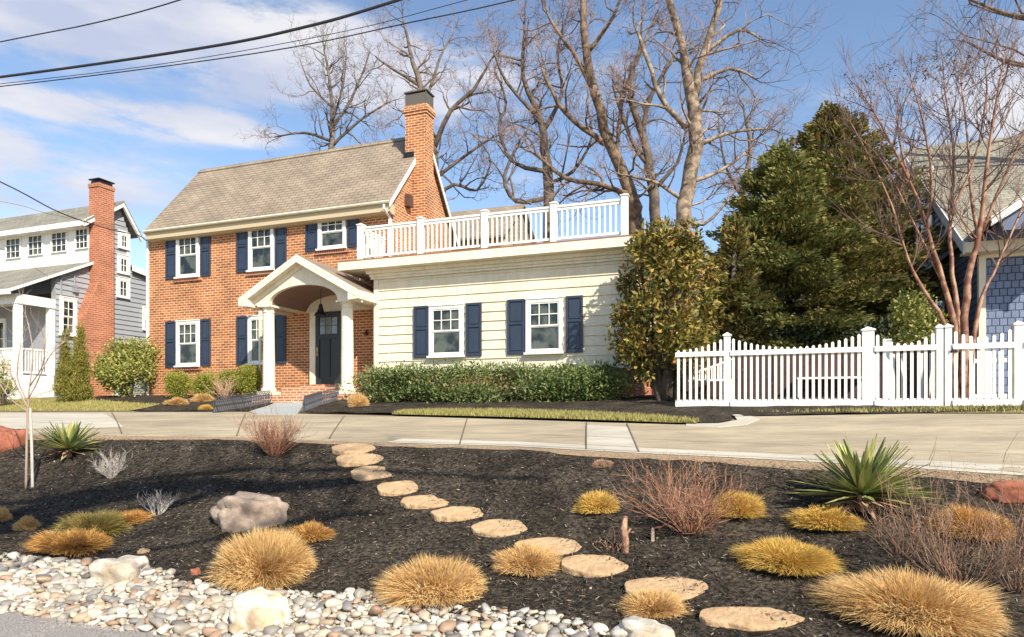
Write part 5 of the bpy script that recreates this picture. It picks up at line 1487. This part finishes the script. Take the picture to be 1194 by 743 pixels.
def clipf(z):
    if z < zlo-.1: return (1.3, vE+1.2)
    # lower gable
    if z < z_b: f = vU0*(z-zlo)/(z_b-zlo)+.1
    else: return None
    return (max(1.3, f), vE+1.2 if z < zr_ else vU1+(vE+1.2-vU1)*max(0, (z_b+.2-z))/max(.1, z_b+.2-zr_))
lap_wall(m, 0, 1, S0, -.3, z_b, .19, .035, 's', clip=clipf)
zt_ = z_b
m2 = m
def clipu(z):
    top = zu_e
    if z < top-.1: return (vU0+.0, vU1)
    t = (z-top)/(zap-top)
    if t > .97: return None
    return (vap-(vap-vU0)*(1-t), vap+(vU1-vap)*(1-t))
lap_wall(m, 0, 1, S0, z_b, zap, .19, .035, 's', clip=clipu)
m.build('siding_boards', M['grey_siding'], LH)
m = MB(); m.box(wl, S0-.01, vU0, vU1, z_b-.6, zu_e-.02); m.prism([(vU0, zu_e-.02), (vU1, zu_e-.02), (vap, zap-.05)], (-.2, -.01), 'x'); m.build('upper_wall', M['white'], LH)
m = MB()
m.slab([(wl, vU0-.35, zu_e), (S0+.3, vU0-.35, zu_e), (S0+.3, vap, zap+.1), (wl, vap, zap+.1)], .08); m.slab([(wl, vap, zap+.1), (S0+.3, vap, zap+.1), (S0+.3, vU1+.35, zu_e), (wl, vU1+.35, zu_e)], .08)
m.slab([(wl, -.35, zlo-.02), (S0+.2, -.35, zlo-.02), (S0+.2, vU0, z_b+.02), (wl, vU0, z_b+.02)], .08); m.slab([(wl, vU1, z_b+.25), (S0+.2, vU1, z_b+.25), (S0+.2, vE+1.5, zr_), (wl, vE+1.5, zr_)], .08)
m.build('roof', M['shingle_grey'], LH)
m = MB()
m.box(wl, S0+.28, vU0-.37, vU0-.35, zu_e-.2, zu_e-.01); m.box(wl, S0-.02, vU0-.33, vU0-.002, zu_e-.2, zu_e-.16)
for (a, b) in (((vU0-.37, zu_e), (vap, zap+.1)), ((vap, zap+.1), (vU1+.37, zu_e)), ((-.37, zlo-.02), (vU0, z_b+.02)), ((vU1, z_b+.25), (vE+1.5, zr_))):
    hh_ = .24 if a[1] > z_b+.2 else .11
    m.prism([(a[0], a[1]-.01), (b[0], b[1]-.01), (b[0], b[1]-hh_), (a[0], a[1]-hh_)], (S0+.19, S0+.29) if a[1] > z_b-.5 and b[1] > z_b+.4 else (S0+.19, S0+.22), 'x')
m.box(wl, S0+.2, -.36, -.33, zlo-.2, zlo-.03)
m.box(S0-.02, S0+.035, vU1-.1, vU1+.02, z_b, zu_e-.15)
m.build('roof_trim', M['white'], LH)
# porch: posts, railing, skirt
m = MB(); m.box(wl, S0-.05, 0, 1.28, -.5, .75); m.box(wl, S0-.1, .05, 1.3, zlo-.24, zlo-.1); m.build('porch_base', M['white'], LH)
m = MB(); m.box(-.02, .02, 0, 1.3, zlo-.45, zlo-.12); m.box(wl, 0, -.02, .02, zlo-.45, zlo-.12); m.build('porch_frieze', M['white'], LH)
for (x, y) in ((-.12, .1), (-.12, 1.22), (-2.4, .1), (-4.6, .1)):
    m = MB(); m.box(x-.1, x+.1, y-.1, y+.1, .75, zlo-.13); m.build('porch_post', M['white'], LH)
m = MB(); m.box(-.15, -.08, .2, 1.12, 1.62, 1.68); m.box(-.14, -.09, .2, 1.12, .82, .88)
for i in range(9): y = .25+.1*i; m.box(-.135, -.095, y-.018, y+.018, .88, 1.62)
m.box(-4.5, -.2, .07, .13, 1.62, 1.68)
for i in range(38): x = -4.45+.112*i; m.box(x-.018, x+.018, .08, .12, .75, 1.62)
m.build('porch_railing', M['white'], LH)
# skirt boards with thin grooves
m = MB()
for i in range(30): m.box(-.045+.0, -.01, -.04+.0, -.039, 0, 0.01)
m = MB()
for i in range(40): x = -.0-.16*i; m.box(x-.15, x-.004, -.03, -.002, -.4, .74)
for i in range(8): y = .16*i; m.box(-.048, -.02, y+.004, y+.156, -.4, .74)
m.build('porch_skirt', M['white'], LH)
# windows: front of the upper storey, side and gable
for (a, b) in ((8, 25), (34, 51), (61, 79), (89, 104)):
    s0_, s1_ = F2(a, 285, vU0)[0], F2(b, 285, vU0)[0]
    y_ = 292-(a-8)*.14
    window(LH, s0_, s1_, F2((a+b)/2, y_+10, vU0)[1], F2((a+b)/2, y_-14, vU0)[1], vU0, M['white'], rows=3, cols=3, double=False, casing=.012, sill=False)
for (a, b, yt, yb_) in ((139, 147, 273, 289), (138, 147, 300, 318), (137, 147, 326, 346)):
    v0_, z1_ = G2(a, yt, S0); v1_, z0_ = G2(b, yb_, S0)
    window(LH, v0_-.1, v1_+.1, z0_-.1, z1_+.1, S0+.037, M['white'], rows=2, cols=2, double=False, axis='s', casing=.12, sill=False)
v0_, z1_ = G2(165, 358, S0); v1_, z0_ = G2(171, 386, S0); window(LH, v0_, v1_+.3, z0_, z1_, S0+.037, M['white'], rows=2, cols=2, axis='s', panes_low=True, sill=False)
v0_, z1_ = G2(72, 350, S0); v1_, z0_ = G2(84, 385, S0); window(LH, v0_-.12, v1_+.12, z0_-.2, z1_+.1, S0+.037, M['white'], rows=2, cols=2, axis='s', panes_low=True, casing=.10)
window(LH, F2(-40, 380, 1.3)[0], F2(8, 380, 1.3)[0], .9, 2.9, 1.3, M['white'], rows=3, cols=6, double=False)
# utility meter pipe
m = MB(); v0_, z1_ = G2(70, 330, S0); m.tube([(S0+.05, v0_, -.2), (S0+.05, v0_, z1_+.35)], .03, 6); v0_, z1_ = G2(86, 330, S0); m.tube([(S0+.05, v0_, 1.0), (S0+.05, v0_, z1_+.35)], .025, 6); m.box(S0+.02, S0+.14, v0_-.08, v0_+.08, z1_-.35, z1_-.1)
m.build('service_mast', mat('grey_pipe', (.25, .26, .28), .5), LH)
# chimney with stepped shoulder
vc0, _ = G2(104, 300, 0); 
xr_ = S0+.50
vc1 = vc0+.62
zct = F2(112, 214, vc0)[1]
vbs = G2(88, 400, 0)[0]; zs_hi = G2(104, 330, 0)[1]; zs_lo = G2(90, 372, 0)[1]
m = MB()
m.prism([(vbs, -.6), (vc1, -.6), (vc1, zct), (vc0, zct), (vc0, zs_hi), (vbs, zs_lo)], (S0-.01, xr_), 'x')
m.box(S0-.03, xr_+.03, vc0-.03, vc1+.03, zct-.12, zct+.02)
cm = m.build('chimney', M['brick_red'], LH)
m = MB(); m.box(S0+.02, xr_-.02, vc0+.05, vc1-.05, zct+.02, zct+.12); m.box(S0-.02, xr_+.02, vc0-.02, vc1+.02, zct+.16, zct+.2); 
m.build('chimney_cap', M['black'], cm)
# lattice at foot
m = MB()
va, vb_ = G2(134, 440, S0)[0], G2(146, 440, S0)[0]
for i in range(7): y = va+(vb_-va)*i/6; m.box(S0+.03, S0+.05, y-.02, y+.02, -.2, .5)
for i in range(5): m.box(S0+.05, S0+.06, va, vb_, -.15+i*.15, -.11+i*.15)
m.build('lattice_vent', M['white'], LH)

# ------------------------------------------------------------------ right blue house
RF = Frame(1143, 15.4, .3)
RH = RF.empty('blue_house', 'blue grey shingled house with olive roof behind the picket gate', 'house')
F3, G3 = RF.F, RF.G
zfe = F3(1150, 284, 0)[1]
vr_, zra = G3(1068, 176, 0)
vre, zre = G3(1035, 306, 0)
XR = 14
m = MB(); m.box(0.0, XR, 0, .25, -.6, zfe-.12); m.build('front_wall', M['blue_shake'], RH)
m = MB(); m.prism([(.25, -.6), (vre, -.6), (vre, zre-.1), (vr_, zra-.12), (.0+.25, zfe-.05)], (.0, .25), 'x'); m.build('gable_wall', M['shade_blue'], RH)
m = MB(); 
z = -.3
while z < zra-.3:
    if z < zfe: a = .02
    else: a = vr_*(z-zfe)/(zra-zfe)+.1
    b = vre if z < zre-.2 else vre+(vr_-vre)*(z-zre+.2)/(zra-zre)
    if b-a < .1: break
    m.add([(-.028, a, z), (-.028, b, z), (-.002, b, z+.17), (-.002, a, z+.17), (0, a, z), (0, b, z)], [(3, 2, 1, 0), (1, 5, 4, 0)]); z += .17
m.build('siding_boards', M['shade_blue'], RH)
m = MB()
m.slab([(-.4, -.4, zfe-.02), (XR, -.4, zfe-.02), (XR, vr_, zra+.1), (-.4, vr_, zra+.1)], .1)
m.slab([(-.4, vr_, zra+.1), (XR, vr_, zra+.1), (XR, vre+.45, zre-.15), (-.4, vre+.45, zre-.15)], .1)
m.build('roof', M['shingle_olive'], RH)
m = MB()
m.prism([(-.42, zfe-.03), (vr_, zra+.085), (vre+.47, zre-.16), (vre+.47, zre-.44), (vr_, zra-.2), (-.42, zfe-.3)], (-.44, -.405), 'x')
m.prism([(-.40, zfe-.16), (vr_, zra-.04), (vre+.45, zre-.28), (vre+.45, zre-.31), (vr_, zra-.07), (-.40, zfe-.2)], (-.402, -.03), 'x')
m.build('rake_trim', mat('grey_white_trim', (.55, .55, .55), .6), RH)
m = MB(); m.box(-.4, XR, -.42, -.402, zfe-.26, zfe-.03); m.box(-.4, XR, -.40, -.003, zfe-.26, zfe-.22); m.box(.0, XR, -.04, -.003, zfe-.34, zfe-.262)
m.box(-.035, .10, -.035, .1, -.5, zfe-.27); m.build('eave_trim', M['cream'], RH)
m = MB(); m.box(-.04, -.01, vre-.15, vre+.03, -.5, zre-.2); m.build('corner_board', M['white'], RH)
def side_win(px0, px1, y0, y1, cols=2):
    v1_, z1_ = G3(px0, y0, 0); v0_, z0_ = G3(px1, y1, 0)
    # faces -x
    mm = MB(); c = .09
    def B(a0, a1, d0, d1, b0, b1, m_): m_.box(-d1, -d0, a0, a1, b0, b1)
    B(v0_, v0_+c, .03, .07, z0_, z1_, mm); B(v1_-c, v1_, .03, .07, z0_, z1_, mm); B(v0_+c, v1_-c, .03, .068, z1_-c, z1_, mm); B(v0_+c, v1_-c, .03, .068, z0_, z0_+c, mm)
    w = mm.build('window', M['white'], RH)
    q = MB()
    for i in range(1, cols): y = v0_+(v1_-v0_)*i/cols; B(y-.015, y+.015, .04, .055, z0_+c, z1_-c, q)
    for i in range(1, 4): z = z0_+(z1_-z0_)*i/4; B(v0_+c, v1_-c, .04, .053, z-.012, z+.012, q)
    q.build('sash', M['white'], w)
    q = MB(); B(v0_+c, v1_-c, .03, .036, z0_+c, z1_-c, q); q.build('pane', M['glass'], w)
side_win(1056, 1072, 324, 362); side_win(1073, 1090, 217, 262); side_win(1090, 1103, 330, 365)
# pediment roof over the hidden entrance
a = F3(1155, 252, -1.4); b_ = F3(1235, 200, -1.4)
m = MB()
gx0, gz0 = a; gx1, gz1 = b_
w2 = gx1-gx0
m.slab([(gx0, -1.4, gz0), (gx1, -1.4, gz1), (gx1, 3.5, gz1), (gx0, 3.5, gz0)], .08); m.slab([(gx1, -1.4, gz1), (gx1+w2, -1.4, gz0), (gx1+w2, 3.5, gz0), (gx1, 3.5, gz1)], .08)
m.build('dormer_roof', M['shingle_olive'], RH)
m = MB(); m.prism([(gx0, gz0-.02), (gx1, gz1-.02), (gx1+w2, gz0-.02), (gx1+w2, gz0-.22), (gx1, gz1-.24), (gx0, gz0-.22)], (-1.44, -1.402)); m.build('dormer_trim', M['white'], RH)
m = MB(); m.prism([(gx0+.25, gz0-.05), (gx1, gz1-.2), (gx1+w2-.25, gz0-.05), (gx1+w2-.25, gz0-.3), (gx0+.25, gz0-.3)], (-1.3, 2)); m.build('dormer_gable', M['shade_blue'], RH)

# street tree behind the photographer, whose shade falls across the bed
def street_tree():
    rnd = random.Random(5); bx_, by_ = -5.5, -3.0; b0 = Vector((bx_, by_, ground(bx_, by_)))
    root = empty('bare_tree', b0, 'bare street tree standing across from the front bed', 'tree')
    tr, tw = MB(), MB()
    crotch = Vector((-5.0, -2.8, 4.2))
    tr.tube([b0, Vector((-5.4, -3, 1.5)), crotch, Vector((-4.8, -3.2, 8.5))], [.26, .22, .2, .07], 10)
    for pts, h, w0, w1 in (([(-60, 640), (0, 612), (70, 590), (150, 574), (240, 566), (330, 570), (420, 562)], 6.6, .36, .09), ([(-40, 628), (40, 612), (120, 604), (200, 590), (300, 560)], 7.2, .2, .06),
                           ([(-80, 600), (40, 585), (160, 560), (300, 548), (460, 552), (640, 560)], 7.0, .07, .03), ([(-60, 690), (60, 650), (200, 640), (330, 610), (450, 600)], 6.2, .05, .02)):
        P = [crotch]
        for p in pts:
            g = on_ground(*p); P.append(g+sv*((h-g.z*0)/sv.z))
        n_ = len(P)
        tr.tube(P, [w0+(w1-w0)*i/(n_-1) for i in range(n_)], 8)
        for i in range(16):
            k = rnd.randrange(1, n_-1); q = P[k].lerp(P[k+1], rnd.random())
            branch([tr, tw, tw], q, Vector((rnd.gauss(0, 1), rnd.gauss(0, 1), rnd.uniform(0, 1))), rnd.uniform(.6, 1.3), .022, 0, rnd, dict(levels=2, kids=[3, 4], curl=.2, up=.08, rmin=.005))
    tr.build('trunk', M['bark'], root, off=b0); tw.build('twigs', M['twig'], root, off=b0)
street_tree()
